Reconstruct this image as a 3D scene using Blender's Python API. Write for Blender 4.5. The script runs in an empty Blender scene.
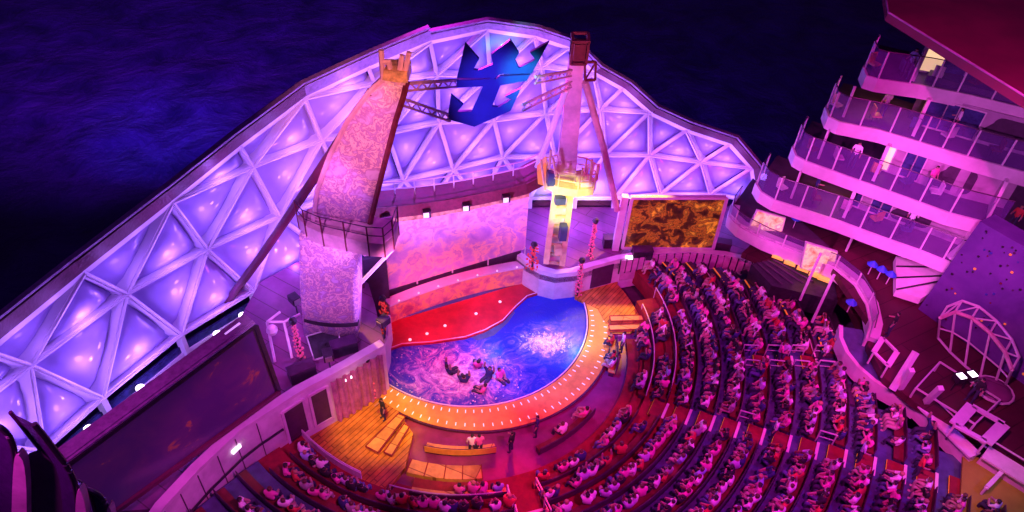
import bpy, bmesh, math, random
from mathutils import Vector, Matrix
import numpy as np
random.seed(7)
R = math.radians
S = bpy.context.scene
COL = S.collection
# ------------------------------------------------------------------ camera
TH, FPX, RO, CH = 40.0, 695.0, 3.3, 36.0
_t, _r = R(TH), R(RO)
fw = Vector((0, math.cos(_t), -math.sin(_t)))
up0 = Vector((0, math.sin(_t), math.cos(_t))); rt0 = Vector((1, 0, 0))
rt = math.cos(_r)*rt0 + math.sin(_r)*up0
up = -math.sin(_r)*rt0 + math.cos(_r)*up0
CP = Vector((0, 0, CH))
cd = bpy.data.cameras.new('camera'); cam = bpy.data.objects.new('camera', cd); COL.objects.link(cam)
cd.sensor_width = 36; cd.lens = FPX/1024*36; cd.clip_end = 6000; cd.clip_start = .3
cam.matrix_world = Matrix(((rt.x, up.x, -fw.x, 0), (rt.y, up.y, -fw.y, 0), (rt.z, up.z, -fw.z, CH), (0, 0, 0, 1)))
S.camera = cam
def ray(px, py): return fw*FPX + rt*(px-512) + up*(256-py)
def G(px, py, z=0.0):
    d = ray(px, py); return CP + d*((CH-z)/-d.z)
def Y(px, py, y):
    d = ray(px, py); return CP + d*(y/d.y)
def proj(p):
    v = Vector(p)-CP; w = v.dot(fw)
    return 512+FPX*v.dot(rt)/w, 256-FPX*v.dot(up)/w, w
def TZ(x, y, py):                                   # height on the vertical through x,y that the row py meets
    k = (256-py)/FPX; a = Vector((x, y, -CH))
    return (k*a.dot(fw)-a.dot(up))/(up.z-k*fw.z)
# ------------------------------------------------------------------ materials
M = {}
def nt(name):
    m = bpy.data.materials.new(name); m.use_nodes = True
    return m, m.node_tree, m.node_tree.nodes['Principled BSDF']
def mat(name, col, rough=.6, metal=0, emit=0, ecol=None, alpha=1, noise=0, nscale=3, bump=0, bscale=20, spec=.5, trans=0, col2=None):
    m, t, b = nt(name); N = t.nodes; L = t.links
    b.inputs['Base Color'].default_value = (*col, 1)
    b.inputs['Roughness'].default_value = rough; b.inputs['Metallic'].default_value = metal
    b.inputs['Alpha'].default_value = alpha
    b.inputs['Specular IOR Level'].default_value = spec
    b.inputs['Transmission Weight'].default_value = trans
    if emit:
        b.inputs['Emission Color'].default_value = (*(ecol or col), 1); b.inputs['Emission Strength'].default_value = emit
    tc = N.new('ShaderNodeTexCoord')
    if noise:
        n = N.new('ShaderNodeTexNoise'); n.inputs['Scale'].default_value = nscale; n.inputs['Detail'].default_value = 6
        n.inputs['Roughness'].default_value = .65
        L.new(tc.outputs['Object'], n.inputs['Vector'])
        r = N.new('ShaderNodeValToRGB'); e = r.color_ramp.elements
        c2 = col2 or tuple(min(1, c*(1-noise)) for c in col)
        c1 = col if col2 else tuple(min(1, c*(1+noise*.6)) for c in col)
        e[0].position = .35; e[0].color = (*c2, 1); e[1].position = .65; e[1].color = (*c1, 1)
        L.new(n.outputs['Fac'], r.inputs['Fac']); L.new(r.outputs['Color'], b.inputs['Base Color'])
        rr = N.new('ShaderNodeMapRange'); rr.inputs['To Min'].default_value = max(.03, rough-.12); rr.inputs['To Max'].default_value = min(1, rough+.12)
        L.new(n.outputs['Fac'], rr.inputs['Value']); L.new(rr.outputs['Result'], b.inputs['Roughness'])
    if bump:
        n2 = N.new('ShaderNodeTexNoise'); n2.inputs['Scale'].default_value = bscale; n2.inputs['Detail'].default_value = 4
        L.new(tc.outputs['Object'], n2.inputs['Vector'])
        bp = N.new('ShaderNodeBump'); bp.inputs['Strength'].default_value = bump; bp.inputs['Distance'].default_value = .1
        L.new(n2.outputs['Fac'], bp.inputs['Height']); L.new(bp.outputs['Normal'], b.inputs['Normal'])
    M[name] = m; return m
mat('white_paint', (.78, .76, .78), .4, noise=.12, nscale=1.2)
mat('white_strut', (.8, .78, .84), .35)
mat('gallery_white', (.7, .66, .68), .5, noise=.18, nscale=.9)
mat('cushion', (.5, .44, .82), .16, noise=.1, nscale=.35, bump=.12, bscale=.6)
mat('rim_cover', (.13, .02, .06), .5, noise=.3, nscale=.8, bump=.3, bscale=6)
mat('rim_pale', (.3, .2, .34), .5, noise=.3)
mat('dark_metal', (.045, .035, .055), .35, metal=.4, noise=.3)
mat('steel', (.5, .48, .5), .3, metal=.8)
mat('rail_metal', (.75, .72, .75), .3, metal=.3)
mat('red_carpet', (.24, .014, .025), .8, noise=.3, nscale=2)
mat('bench_red', (.15, .016, .022), .6, noise=.35, nscale=2)
mat('bench_yellow', (.7, .42, .1), .5, noise=.25, nscale=2)
mat('bench_back', (.07, .022, .075), .4, noise=.3, nscale=2)
mat('aisle_blue', (.07, .1, .2), .45, noise=.3, nscale=1.5, bump=.1)
mat('nosing_white', (.8, .75, .68), .5); mat('nosing_orange', (.85, .38, .05), .5, emit=.25, ecol=(1, .35, .02))
mat('moat_floor', (.22, .035, .15), .35, noise=.3, nscale=.7)
mat('lower_plate', (.1, .05, .1), .6, noise=.4, nscale=.5)
mat('teak', (.6, .27, .04), .45, noise=.4, nscale=1.2)
mat('ring_deck', (.75, .4, .06), .45, noise=.18, nscale=1.6)
mat('stage_red', (.5, .02, .03), .42, noise=.35, nscale=.6)
mat('deck_purple', (.26, .07, .22), .5, noise=.3, nscale=.5)
mat('promenade', (.1, .013, .035), .6, noise=.25, nscale=.6)
mat('olive_floor', (.32, .36, .03), .7, noise=.2, nscale=.8)
mat('screen_pink', (.62, .34, .5), .5, noise=.3, nscale=.8)
mat('canopy_red', (.16, .02, .04), .45, noise=.3)
mat('gold_trim', (.7, .42, .18), .5, noise=.55, nscale=2.5)
mat('tower_yellow', (.78, .68, .3), .4, noise=.2, nscale=2)
mat('tower_pink', (.7, .42, .5), .5, noise=.25, nscale=1)
mat('emblem_blue', (.04, .07, .3), .35, noise=.2, nscale=.6)
mat('glass', (.22, .1, .45), .05, alpha=.33, noise=0)  # violet base carries the blue-violet reflections of the panes
mat('window_glass', (.05, .06, .2), .08, noise=.5, nscale=1.5)
mat('roof_maroon', (.2, .015, .055), .6, noise=.25, nscale=.25)
mat('balcony_white', (.68, .6, .66), .5, noise=.15, nscale=.6)
mat('balcony_floor', (.09, .04, .09), .6, noise=.3, nscale=1)
mat('cabin_paint', (.42, .32, .42), .5, noise=.2, nscale=.8)
mat('dark_violet', (.05, .012, .09), .2, noise=.2)
mat('recess', (.06, .03, .07), .6, noise=.3, nscale=2)  # near-black base carrying the shade of gaps and openings; also plain dark masses
mat('bead_red', (.5, .04, .05), .25, emit=.3, ecol=(1, .06, .04))
mat('bead_pink', (.55, .1, .25), .25, emit=.25, ecol=(1, .08, .2))
mat('lamp_white', (1, .95, 1), .4, emit=4, ecol=(.95, .8, 1))
mat('lamp_soft', (1, .8, .8), .4, emit=.9, ecol=(1, .6, .55)); mat('lamp_violet', (.8, .6, 1), .4, emit=1.0, ecol=(.6, .3, 1))
mat('lit_window', (.9, .7, .45), .4, emit=1.0, ecol=(1, .62, .35))
mat('lit_yellow', (.9, .65, .1), .4, emit=.5, ecol=(1, .6, .08))
mat('curtain', (.45, .15, .34), .8, noise=.35, nscale=1.5)
mat('pink_lamp', (1, .2, .8), .4, emit=1.5, ecol=(1, .1, .7))
mat('skin_light', (.4, .22, .2), .55); mat('skin_dark', (.2, .1, .06), .55)
mat('hair_dark', (.02, .015, .015), .6); mat('hair_blond', (.45, .3, .14), .6); mat('hair_brown', (.1, .05, .03), .6)
TOPS = {'white': (.88, .82, .88), 'pink': (.8, .12, .45), 'red': (.6, .05, .06), 'navy': (.03, .04, .15), 'black': (.02, .02, .025),
        'pale blue': (.35, .5, .8), 'grey': (.35, .33, .36), 'lilac': (.55, .4, .75)}
for k, c in TOPS.items(): mat('top_'+k, c, .85)
mat('legs_dark', (.04, .04, .09), .85); mat('legs_blue', (.1, .14, .32), .85); mat('legs_light', (.5, .42, .36), .85)

def patterned(name, stops, scale, dist, emit=0, rough=.4, detail=8, wave=False, mixscale=None):
    """swirling marks over a base: noise-warped noise through a colour ramp"""
    m, t, b = nt(name); N = t.nodes; L = t.links
    tc = N.new('ShaderNodeTexCoord'); w = N.new('ShaderNodeTexNoise'); w.inputs['Scale'].default_value = scale*.5
    L.new(tc.outputs['Object'], w.inputs['Vector'])
    a = N.new('ShaderNodeVectorMath'); a.operation = 'MULTIPLY_ADD'; a.inputs[1].default_value = (dist,)*3
    L.new(w.outputs['Color'], a.inputs[0]); L.new(tc.outputs['Object'], a.inputs[2])
    n = N.new('ShaderNodeTexNoise'); n.inputs['Scale'].default_value = scale; n.inputs['Detail'].default_value = detail; n.inputs['Roughness'].default_value = .6
    n.inputs['Distortion'].default_value = .35
    L.new(a.outputs[0], n.inputs['Vector'])
    r = N.new('ShaderNodeValToRGB'); el = r.color_ramp.elements
    for i, (p, c) in enumerate(stops):
        e = el[i] if i < 2 else el.new(p)
        e.position = p; e.color = (*c, 1)
    L.new(n.outputs['Fac'], r.inputs['Fac']); L.new(r.outputs['Color'], b.inputs['Base Color'])
    b.inputs['Roughness'].default_value = rough
    if emit:
        L.new(r.outputs['Color'], b.inputs['Emission Color']); b.inputs['Emission Strength'].default_value = emit
    M[name] = m; return m
def planks(name, w, ang, bl=9):
    m = M[name]; t = m.node_tree; N = t.nodes; L = t.links; b = N['Principled BSDF']; src = b.inputs['Base Color'].links[0].from_socket
    g = N.new('ShaderNodeNewGeometry'); mp = N.new('ShaderNodeMapping'); mp.inputs['Rotation'].default_value = (0, 0, R(ang)); L.new(g.outputs['Position'], mp.inputs['Vector'])
    k = N.new('ShaderNodeTexBrick'); k.inputs['Scale'].default_value = 1; k.inputs['Brick Width'].default_value = bl; k.inputs['Row Height'].default_value = w; k.inputs['Mortar Size'].default_value = .03
    k.inputs['Color1'].default_value = (1, 1, 1, 1); k.inputs['Color2'].default_value = (.72, .68, .68, 1); k.inputs['Mortar'].default_value = (.35, .28, .25, 1)
    L.new(mp.outputs[0], k.inputs['Vector']); mx = N.new('ShaderNodeMix'); mx.data_type = 'RGBA'; mx.blend_type = 'MULTIPLY'; mx.inputs['Factor'].default_value = 1
    L.new(src, mx.inputs[6]); L.new(k.outputs['Color'], mx.inputs[7]); L.new(mx.outputs[2], b.inputs['Base Color'])
planks('teak', .3, -55, 14); planks('bench_yellow', .9, 20); planks('deck_purple', 1.1, 30); planks('promenade', 1.0, -30)
patterned('led_gold', [(.34, (.02, .004, .004)), (.46, (.07, .015, .006)), (.52, (.38, .1, .01)), (.55, (.08, .02, .008)), (.66, (.75, .3, .02)), (.74, (.3, .1, .01))], 1.1, 1.0, emit=.65, detail=14)
patterned('led_dim', [(.42, (.05, .006, .09)), (.6, (.07, .008, .09)), (.65, (.22, .03, .05)), (.7, (.07, .01, .08))], .45, 3.5, emit=.35, rough=.25, detail=14)  # purple sheen of the dark screen put into colour and emission
patterned('sail_projection', [(.36, (.7, .5, .78)), (.47, (.45, .2, .45)), (.53, (1, .75, .68)), (.57, (.42, .18, .4)), (.68, (.85, .62, .72))], 1.9, 1.3, detail=14)  # projected light pattern put into the tower's base colour
patterned('screen_projection', [(.3, (.45, .25, .55)), (.44, (.62, .36, .58)), (.53, (.95, .6, .42)), (.58, (.55, .3, .5)), (.7, (.85, .5, .45))], .8, 1.4, detail=14)  # image projected on the screen, painted as base colour
patterned('fascia_print', [(.36, (.45, .12, .25)), (.5, (.7, .3, .25)), (.58, (.9, .5, .15)), (.7, (.45, .12, .28))], 1.2, 1.2)
patterned('climb_purple', [(.35, (.08, .03, .19)), (.6, (.14, .06, .28)), (.75, (.1, .04, .22))], .4, 1)
# sea
def sea_mat():
    m, t, b = nt('sea_water'); N = t.nodes; L = t.links
    tc = N.new('ShaderNodeTexCoord'); mp = N.new('ShaderNodeMapping'); mp.inputs['Scale'].default_value = (.11, .1, 1); mp.inputs['Rotation'].default_value = (0, 0, R(-24))
    L.new(tc.outputs['Object'], mp.inputs['Vector'])
    n = N.new('ShaderNodeTexNoise'); n.inputs['Scale'].default_value = 1; n.inputs['Detail'].default_value = 9; n.inputs['Roughness'].default_value = .65; n.inputs['Distortion'].default_value = .5
    L.new(mp.outputs[0], n.inputs['Vector'])
    bp = N.new('ShaderNodeBump'); bp.inputs['Strength'].default_value = 1; bp.inputs['Distance'].default_value = 4
    L.new(n.outputs['Fac'], bp.inputs['Height']); L.new(bp.outputs['Normal'], b.inputs['Normal'])
    r = N.new('ShaderNodeValToRGB'); e = r.color_ramp.elements
    e[0].position = .38; e[0].color = (.012, .008, .07, 1); e[1].position = .78; e[1].color = (.07, .035, .24, 1)
    L.new(n.outputs['Fac'], r.inputs['Fac']); L.new(r.outputs['Color'], b.inputs['Base Color'])
    b.inputs['Roughness'].default_value = .45
    M['sea'] = m
sea_mat()
# pool water: deep blue, churned foam where the swimmers kick and round the fountain; projected pink and violet light put into its ramp
def pool_mat(cf, cs):
    m, t, b = nt('pool_water'); N = t.nodes; L = t.links
    g = N.new('ShaderNodeNewGeometry')
    n = N.new('ShaderNodeTexNoise'); n.inputs['Scale'].default_value = .75; n.inputs['Detail'].default_value = 12; n.inputs['Roughness'].default_value = .72; n.inputs['Distortion'].default_value = 2.6
    L.new(g.outputs['Position'], n.inputs['Vector'])
    def dist(c, rad, pw=1.5):
        v = N.new('ShaderNodeVectorMath'); v.operation = 'SUBTRACT'; v.inputs[1].default_value = c; L.new(g.outputs['Position'], v.inputs[0])
        s = N.new('ShaderNodeVectorMath'); s.operation = 'MULTIPLY'; s.inputs[1].default_value = (1/rad[0], 1/rad[1], 0); L.new(v.outputs[0], s.inputs[0])
        l = N.new('ShaderNodeVectorMath'); l.operation = 'LENGTH'; L.new(s.outputs[0], l.inputs[0])
        mr = N.new('ShaderNodeMapRange'); mr.inputs['From Min'].default_value = 0; mr.inputs['From Max'].default_value = 1.25; mr.inputs['To Min'].default_value = .5; mr.inputs['To Max'].default_value = 0
        L.new(l.outputs['Value'], mr.inputs['Value']); return mr.outputs['Result']
    a = dist(cf, (2.7, 2.0)); c = dist(cs, (6.2, 3.8))
    mx = N.new('ShaderNodeMath'); mx.operation = 'MAXIMUM'; L.new(a, mx.inputs[0]); L.new(c, mx.inputs[1])
    ad = N.new('ShaderNodeMath'); ad.operation = 'ADD'; L.new(mx.outputs[0], ad.inputs[0]); L.new(n.outputs['Fac'], ad.inputs[1])
    r = N.new('ShaderNodeValToRGB'); e = r.color_ramp.elements
    e[0].position = .6; e[0].color = (.012, .04, .42, 1); e[1].position = 1.0; e[1].color = (.9, .85, .9, 1)
    q = e.new(.76); q.color = (.12, .1, .45, 1); q = e.new(.88); q.color = (.55, .3, .6, 1)
    L.new(ad.outputs[0], r.inputs['Fac']); L.new(r.outputs['Color'], b.inputs['Base Color'])
    bp = N.new('ShaderNodeBump'); bp.inputs['Strength'].default_value = .6; bp.inputs['Distance'].default_value = .12
    L.new(n.outputs['Fac'], bp.inputs['Height']); L.new(bp.outputs['Normal'], b.inputs['Normal'])
    b.inputs['Roughness'].default_value = .12; M['pool'] = m
def climb_holds(): pass
# ------------------------------------------------------------------ mesh helpers
class MB:
    def __init__(s): s.v = []; s.f = []; s.m = []; s.cm = 0
    def add(s, vs, fs):
        o = len(s.v); s.v += [Vector(p) for p in vs]
        for f in fs: s.f.append([i+o for i in f]); s.m.append(s.cm)
        return s
    def quad(s, a, b, c, d): return s.add([a, b, c, d], [(0, 1, 2, 3)])
    def prism(s, pts, d):                        # polygon pts extruded by vector d
        n = len(pts); d = Vector(d); P = [Vector(p) for p in pts]
        return s.add(P+[p+d for p in P], [tuple(range(n))[::-1], tuple(range(n, 2*n))]+[(i, (i+1) % n, n+(i+1) % n, n+i) for i in range(n)])
    def box(s, c, sz, rz=0):
        c = Vector(c); x, y, z = [q/2 for q in sz]; m = Matrix.Rotation(rz, 3, 'Z')
        vs = [c+m@Vector((a*x, b*y, e*z)) for e in (-1, 1) for a, b in ((-1, -1), (1, -1), (1, 1), (-1, 1))]
        return s.add(vs, [(3, 2, 1, 0), (4, 5, 6, 7)]+[(i, (i+1) % 4, 4+(i+1) % 4, 4+i) for i in range(4)])
    def tube(s, pts, r, n=6, r2=None):
        P = [Vector(p) for p in pts]; rings = []
        for i, p in enumerate(P):
            t = (P[min(i+1, len(P)-1)]-P[max(i-1, 0)]).normalized()
            a = t.cross(Vector((0, 0, 1)));  a = a.normalized() if a.length > .05 else Vector((1, 0, 0))
            b = t.cross(a); rr = r if r2 is None else r+(r2-r)*i/(len(P)-1)
            rings.append([p+(a*math.cos(2*math.pi*k/n)+b*math.sin(2*math.pi*k/n))*rr for k in range(n)])
        vs = [q for g in rings for q in g]; fs = []
        for i in range(len(P)-1):
            for k in range(n): fs.append((i*n+k, i*n+(k+1) % n, (i+1)*n+(k+1) % n, (i+1)*n+k))
        fs += [tuple(range(n))[::-1], tuple((len(P)-1)*n+k for k in range(n))]
        return s.add(vs, fs)
    def bar(s, a, b, w, h, nrm=(0, 0, 1)):       # rectangular bar; h measured along nrm
        a, b = Vector(a), Vector(b); t = (b-a).normalized(); n = Vector(nrm); n = (n-t*n.dot(t)).normalized(); u = t.cross(n)
        q = [(-1, -1), (1, -1), (1, 1), (-1, 1)]
        vs = [p+u*(x*w/2)+n*(y*h/2) for p in (a, b) for x, y in q]
        return s.add(vs, [(3, 2, 1, 0), (4, 5, 6, 7)]+[(i, (i+1) % 4, 4+(i+1) % 4, 4+i) for i in range(4)])
    def wall(s, line, z0, z1, th=.25):           # vertical wall along plan polyline, thickness on its left
        pts = [Vector((p[0], p[1])) for p in line]; off = []
        for i, p in enumerate(pts):
            t = (pts[min(i+1, len(pts)-1)]-pts[max(i-1, 0)]).normalized(); off.append(p+Vector((-t.y, t.x))*th)
        n = len(pts); z0s = z0 if isinstance(z0, list) else [z0]*n; z1s = z1 if isinstance(z1, list) else [z1]*n
        vs = []
        for i in range(n): vs += [(pts[i].x, pts[i].y, z0s[i]), (pts[i].x, pts[i].y, z1s[i]), (off[i].x, off[i].y, z1s[i]), (off[i].x, off[i].y, z0s[i])]
        fs = [(3, 2, 1, 0), ((n-1)*4, (n-1)*4+1, (n-1)*4+2, (n-1)*4+3)]
        for i in range(n-1):
            for k in range(4): fs.append((i*4+k, i*4+(k+1) % 4, i*4+4+(k+1) % 4, i*4+4+k))
        return s.add(vs, fs)
    def ball(s, c, r, sz=1, n=8):
        c = Vector(c); vs = []; fs = []; m = n//2
        for i in range(1, m):
            a = math.pi*i/m
            for k in range(n): vs.append(c+Vector((r*math.sin(a)*math.cos(2*math.pi*k/n), r*math.sin(a)*math.sin(2*math.pi*k/n), r*sz*math.cos(a))))
        vs += [c+Vector((0, 0, r*sz)), c-Vector((0, 0, r*sz))]; T = len(vs)-2
        for i in range(m-2):
            for k in range(n): fs.append((i*n+k, (i+1)*n+k, (i+1)*n+(k+1) % n, i*n+(k+1) % n))
        for k in range(n): fs += [(T, k, (k+1) % n), (T+1, (m-2)*n+(k+1) % n, (m-2)*n+k)]
        return s.add(vs, fs)
    def ring(s, c, r0, r1, a0, a1, z0, z1, n=None):   # annular sector solid; angles in degrees
        n = n or max(2, int(abs(a1-a0)/3)); vs = []; fs = []
        for i in range(n+1):
            a = R(a0+(a1-a0)*i/n); ca, sa = math.cos(a), math.sin(a)
            for r, z in ((r0, z0), (r1, z0), (r1, z1), (r0, z1)): vs.append((c[0]+r*ca, c[1]+r*sa, z))
        for i in range(n):
            for k in range(4): fs.append((i*4+k, i*4+4+k, i*4+4+(k+1) % 4, i*4+(k+1) % 4))
        fs += [(0, 1, 2, 3), (n*4+3, n*4+2, n*4+1, n*4)]
        return s.add(vs, fs)
    def build(s, name, mats, parent=None, smooth=False, origin=None):
        me = bpy.data.meshes.new(name)
        o0 = Vector((0, 0, 0))
        if parent is None and s.v:
            xs = [p.x for p in s.v]; ys = [p.y for p in s.v]; zs = [p.z for p in s.v]
            o0 = Vector(((min(xs)+max(xs))/2, (min(ys)+max(ys))/2, min(zs)))
        elif parent is not None: o0 = world_loc(parent)
        me.from_pydata([tuple(p-o0) for p in s.v], [], s.f)
        for m in (mats if isinstance(mats, (list, tuple)) else [mats]): me.materials.append(M[m])
        me.polygons.foreach_set('material_index', s.m)
        if smooth: me.polygons.foreach_set('use_smooth', [True]*len(s.f))
        bm = bmesh.new(); bm.from_mesh(me); bmesh.ops.recalc_face_normals(bm, faces=bm.faces); bm.to_mesh(me); bm.free()
        me.update(); o = bpy.data.objects.new(name, me); COL.objects.link(o)
        if parent is None: o.location = o0; LOC[o.name] = o0
        else: o.parent = parent; LOC[o.name] = world_loc(parent)
        return o
LOC = {}
def world_loc(o): return LOC[o.name].copy()
def tag(o, label=None, cat=None, group=None, kind=None):
    if label: o['label'] = label
    if cat: o['category'] = cat
    if group: o['group'] = group
    if kind: o['kind'] = kind
    return o
def thing(name, loc, label, cat, group=None):
    o = bpy.data.objects.new(name, None); o.empty_display_size = .3; COL.objects.link(o); o.location = Vector(loc); LOC[o.name] = Vector(loc)
    return tag(o, label, cat, group)
def struct(o, label=None): return tag(o, label, None, None, 'structure')
def ordn(i): return ['zeroth', 'first', 'second', 'third', 'fourth', 'fifth', 'sixth', 'seventh', 'eighth', 'ninth', 'tenth', 'eleventh', 'twelfth', 'thirteenth', 'fourteenth', 'fifteenth', 'sixteenth', 'seventeenth', 'eighteenth', 'nineteenth', 'twentieth'][i] if i <= 20 else {0: 'th', 1: 'st', 2: 'nd', 3: 'rd'}.get(i % 10 if i % 10 < 4 and i//10 != 1 else 0) and '%d%s' % (i, {0: 'th', 1: 'st', 2: 'nd', 3: 'rd'}[i % 10 if i % 10 < 4 else 0])
def xy(p): return Vector((p[0], p[1]))
# ------------------------------------------------------------------ sea and hull
struct(MB().quad((-2500, -600, -28), (2500, -600, -28), (2500, 4000, -28), (-2500, 4000, -28)).build('sea', 'sea'))
C = (-2.9, 33.6)
# ------------------------------------------------------------------ seating terraces
R0, PITCH, RISE, Z0 = 14.35, 1.43, .32, 1.15
K0, K1 = -1, 11
def azmax(r):
    T = [(9, 42), (13, 40), (14.7, 33), (16, 28.6), (18.7, 22.5), (20.5, 15.9), (22.5, 6.6), (23.5, 1), (24.4, -8), (25.9, -15), (28.2, -19), (31, -24), (40, -40)]
    for (a, u), (b, v) in zip(T, T[1:]):
        if r <= b: return u+(v-u)*(r-a)/(b-a)
    return -40
def azmin(r):
    T = [(9, -136), (13.6, -134), (15.9, -132.6), (17.5, -131.2), (19, -130), (22, -127), (30, -121), (40, -116)]
    for (a, u), (b, v) in zip(T, T[1:]):
        if r <= b: return u+(v-u)*(r-a)/(b-a)
    return -116
def rz(k): return R0+PITCH*k, Z0+RISE*k            # inner radius, height of tier k  (k=1 is the first blue one)
def pol(r, a, z=0): return Vector((C[0]+r*math.cos(R(a)), C[1]+r*math.sin(R(a)), z))
red, blue = MB(), MB()
for k in range(-1, K1+1):
    r, z = rz(k)
    a0 = azmin(r); a1 = azmax(r+.7)
    if k == -1: a1 = 18
    (red if k < 1 else blue).ring(C, r, r+PITCH, a0, a1, z-1.4, z)
struct(red.build('lower_terraces', 'red_carpet')); struct(blue.build('upper_terraces', 'aisle_blue'))
# lower ground: moat floor between ring and first tier, ship plate under everything
struct(MB().prism([(-21, 14, -1.6), (-6, 5, -1.6), (30, 5, -1.6), (34, 24, -1.6), (26, 44, -1.6), (12, 49.5, -1.6), (-4, 48.5, -1.6), (-14, 40.5, -1.6), (-22, 30, -1.6)], (0, 0, .6)).build('lower_deck', 'lower_plate'))
struct(MB().ring(C, 5.5, R0-PITCH+.02, -140, 45, -1, -.25, 60).build('front_floor', 'moat_floor'))
# inner red tiers (two low steps)
for (r, a0, a1, z) in ((11.35, -100, 4, .05), (12.15, -104, 12, .35)):
    struct(MB().ring(C, r, 12.95, a0, a1, z-.29, z, 40).build('inner_terrace', 'red_carpet'))
# aisles
AIS = {'B': (-71, 1.5, -2), 'A': (-25.6, 1.3, -2), 'C': (-8, 1.1, 3)}
def aisle(nm, lab):
    az, w, k0 = AIS[nm]
    t = thing('aisle_steps', pol(16, az, 1.4), lab, 'aisle steps', 'aisle steps')
    n = 0
    for k in range(max(k0, -1), K1):
        r, z = rz(k+1)
        if az > azmax(r+.5)-1 or z > 8: break
        a = R(az); d = Vector((math.cos(a), math.sin(a), 0)); p = pol(r-.42, az, z-RISE/2-.08)
        st = MB().box(p, (.82, w, RISE/2+.16), a).build('step', 'red_carpet', t)
        MB().box(pol(r-.82, az, z-RISE/2+.005), (.07, w, .03), a).build('nosing', 'nosing_orange' if k > 0 else 'nosing_orange', st)
        st2 = MB().box(pol(r+.06, az, z+.012), (.16, w, .03), a).build('edge_strip', 'nosing_white', t)
    return t
aisle('B', 'carpeted steps with red light running down between the railings on the left')
aisle('A', 'stepped aisle with pale blue landings and orange nosings, right of centre')
aisle('C', 'narrow stepped aisle with doubled white handrails in the packed right block')
# handrails beside the aisles
def handrail(p0, p1, h, lab, m='rail_metal', grp='aisle handrails'):
    p0, p1 = Vector(p0), Vector(p1); t = thing('handrail', p0, lab, 'handrail', grp)
    MB().tube([p0+Vector((0, 0, h)), p1+Vector((0, 0, h))], .045).build('top_rail', m, t)
    MB().tube([p0+Vector((0, 0, h*.5)), p1+Vector((0, 0, h*.5))], .03).build('mid_rail', m, t)
    for p in (p0, p1): MB().tube([p, p+Vector((0, 0, h))], .045).build('post', m, t)
for nm, ks in (('B', (-1, 0, 1)), ('C', (3, 4, 5, 6, 7)), ('A', (3, 6))):
    az, w, _ = AIS[nm]
    for k in ks:
        r, z = rz(k)
        for s_ in ((-1, 1) if nm != 'A' else (1,)):
            da = s_*math.degrees((w/2+.1)/r)
            handrail(pol(r-.1, az+da, z-.1), pol(r+.75, az+da, z), 1.0, 'pale looped handrail on the %s side of the %s aisle at the %s row up' % ('near' if s_ < 0 else 'far', {'B': 'left', 'A': 'middle', 'C': 'right'}[nm], ordn(k+2)))
# ------------------------------------------------------------------ benches
def sections(k):
    r, z = rz(k); a0, a1 = azmin(r)+1.2, azmax(r+(1.0 if k < 5 else .55))-(2.5 if k < 5 else .6)
    if k == -1: a1 = 12
    if k <= 0: a0 += 4
    cuts = [('left block', a0, None)]
    out = []; cur = a0; names = ['left block', 'middle block', 'right block', 'far right block']; i = 0
    for nm in ('B', 'A', 'C'):
        az, w, k0 = AIS[nm]; h = math.degrees((w/2+.05)/r)
        if k < k0 or az+h > a1: continue
        out.append((names[i], cur, az-h)); cur = az+h; i += 1
    out.append((names[i], cur, a1)); return out
SEATS = []                                       # (row index, block, seat no, position, heading)
def bench(c, r, a0, a1, z, lab, seatm='bench_red', backm='bench_back', grp='curved benches of the amphitheatre'):
    t = thing('curved_bench', pol(r, (a0+a1)/2, z), lab, 'bench', grp)
    MB().ring(c, r, r+.5, a0, a1, z+.36, z+.44).build('seat', seatm, t)
    MB().ring(c, r+.08, r+.42, a0, a1, z+.005, z+.355).build('base', 'bench_back', t)
    MB().ring(c, r+.5, r+.56, a0, a1, z+.3, z+.82).build('backrest', backm, t)
    n = max(2, int((a1-a0)/3))
    MB().tube([(c[0]+(r+.53)*math.cos(R(a0+(a1-a0)*i/n)), c[1]+(r+.53)*math.sin(R(a0+(a1-a0)*i/n)), z+.87) for i in range(n+1)], .025, 5).build('top_rail', 'bench_back', t)
    return t
for k in range(-1, K1+1):
    r, z = rz(k); rb = r+PITCH-.6
    for nm, a0, a1 in sections(k):
        if a1-a0 < 3: continue
        if k >= 1 and nm == 'left block' and k > 7: pass
        bench(C, rb, a0, a1, z, 'curved red bench in the %s row up from the pool, %s' % (ordn(k+3), nm))
        n = int(R(a1-a0)*rb/.55)
        for i in range(n):
            a = a0+(a1-a0)*(i+.5)/n
            occ = .95
            if nm == 'left block' and a < a0+(7 if k > 0 else 3): occ = 0 if a < a0+4 else .5
            if k < 1 and a > 8: occ = .6
            if k < 0: occ = .7
            if random.random() < occ: SEATS.append((k+3, nm, i+1, pol(rb+.16+random.uniform(-.14, .1), a+random.uniform(-.4, .4), z), a))
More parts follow.
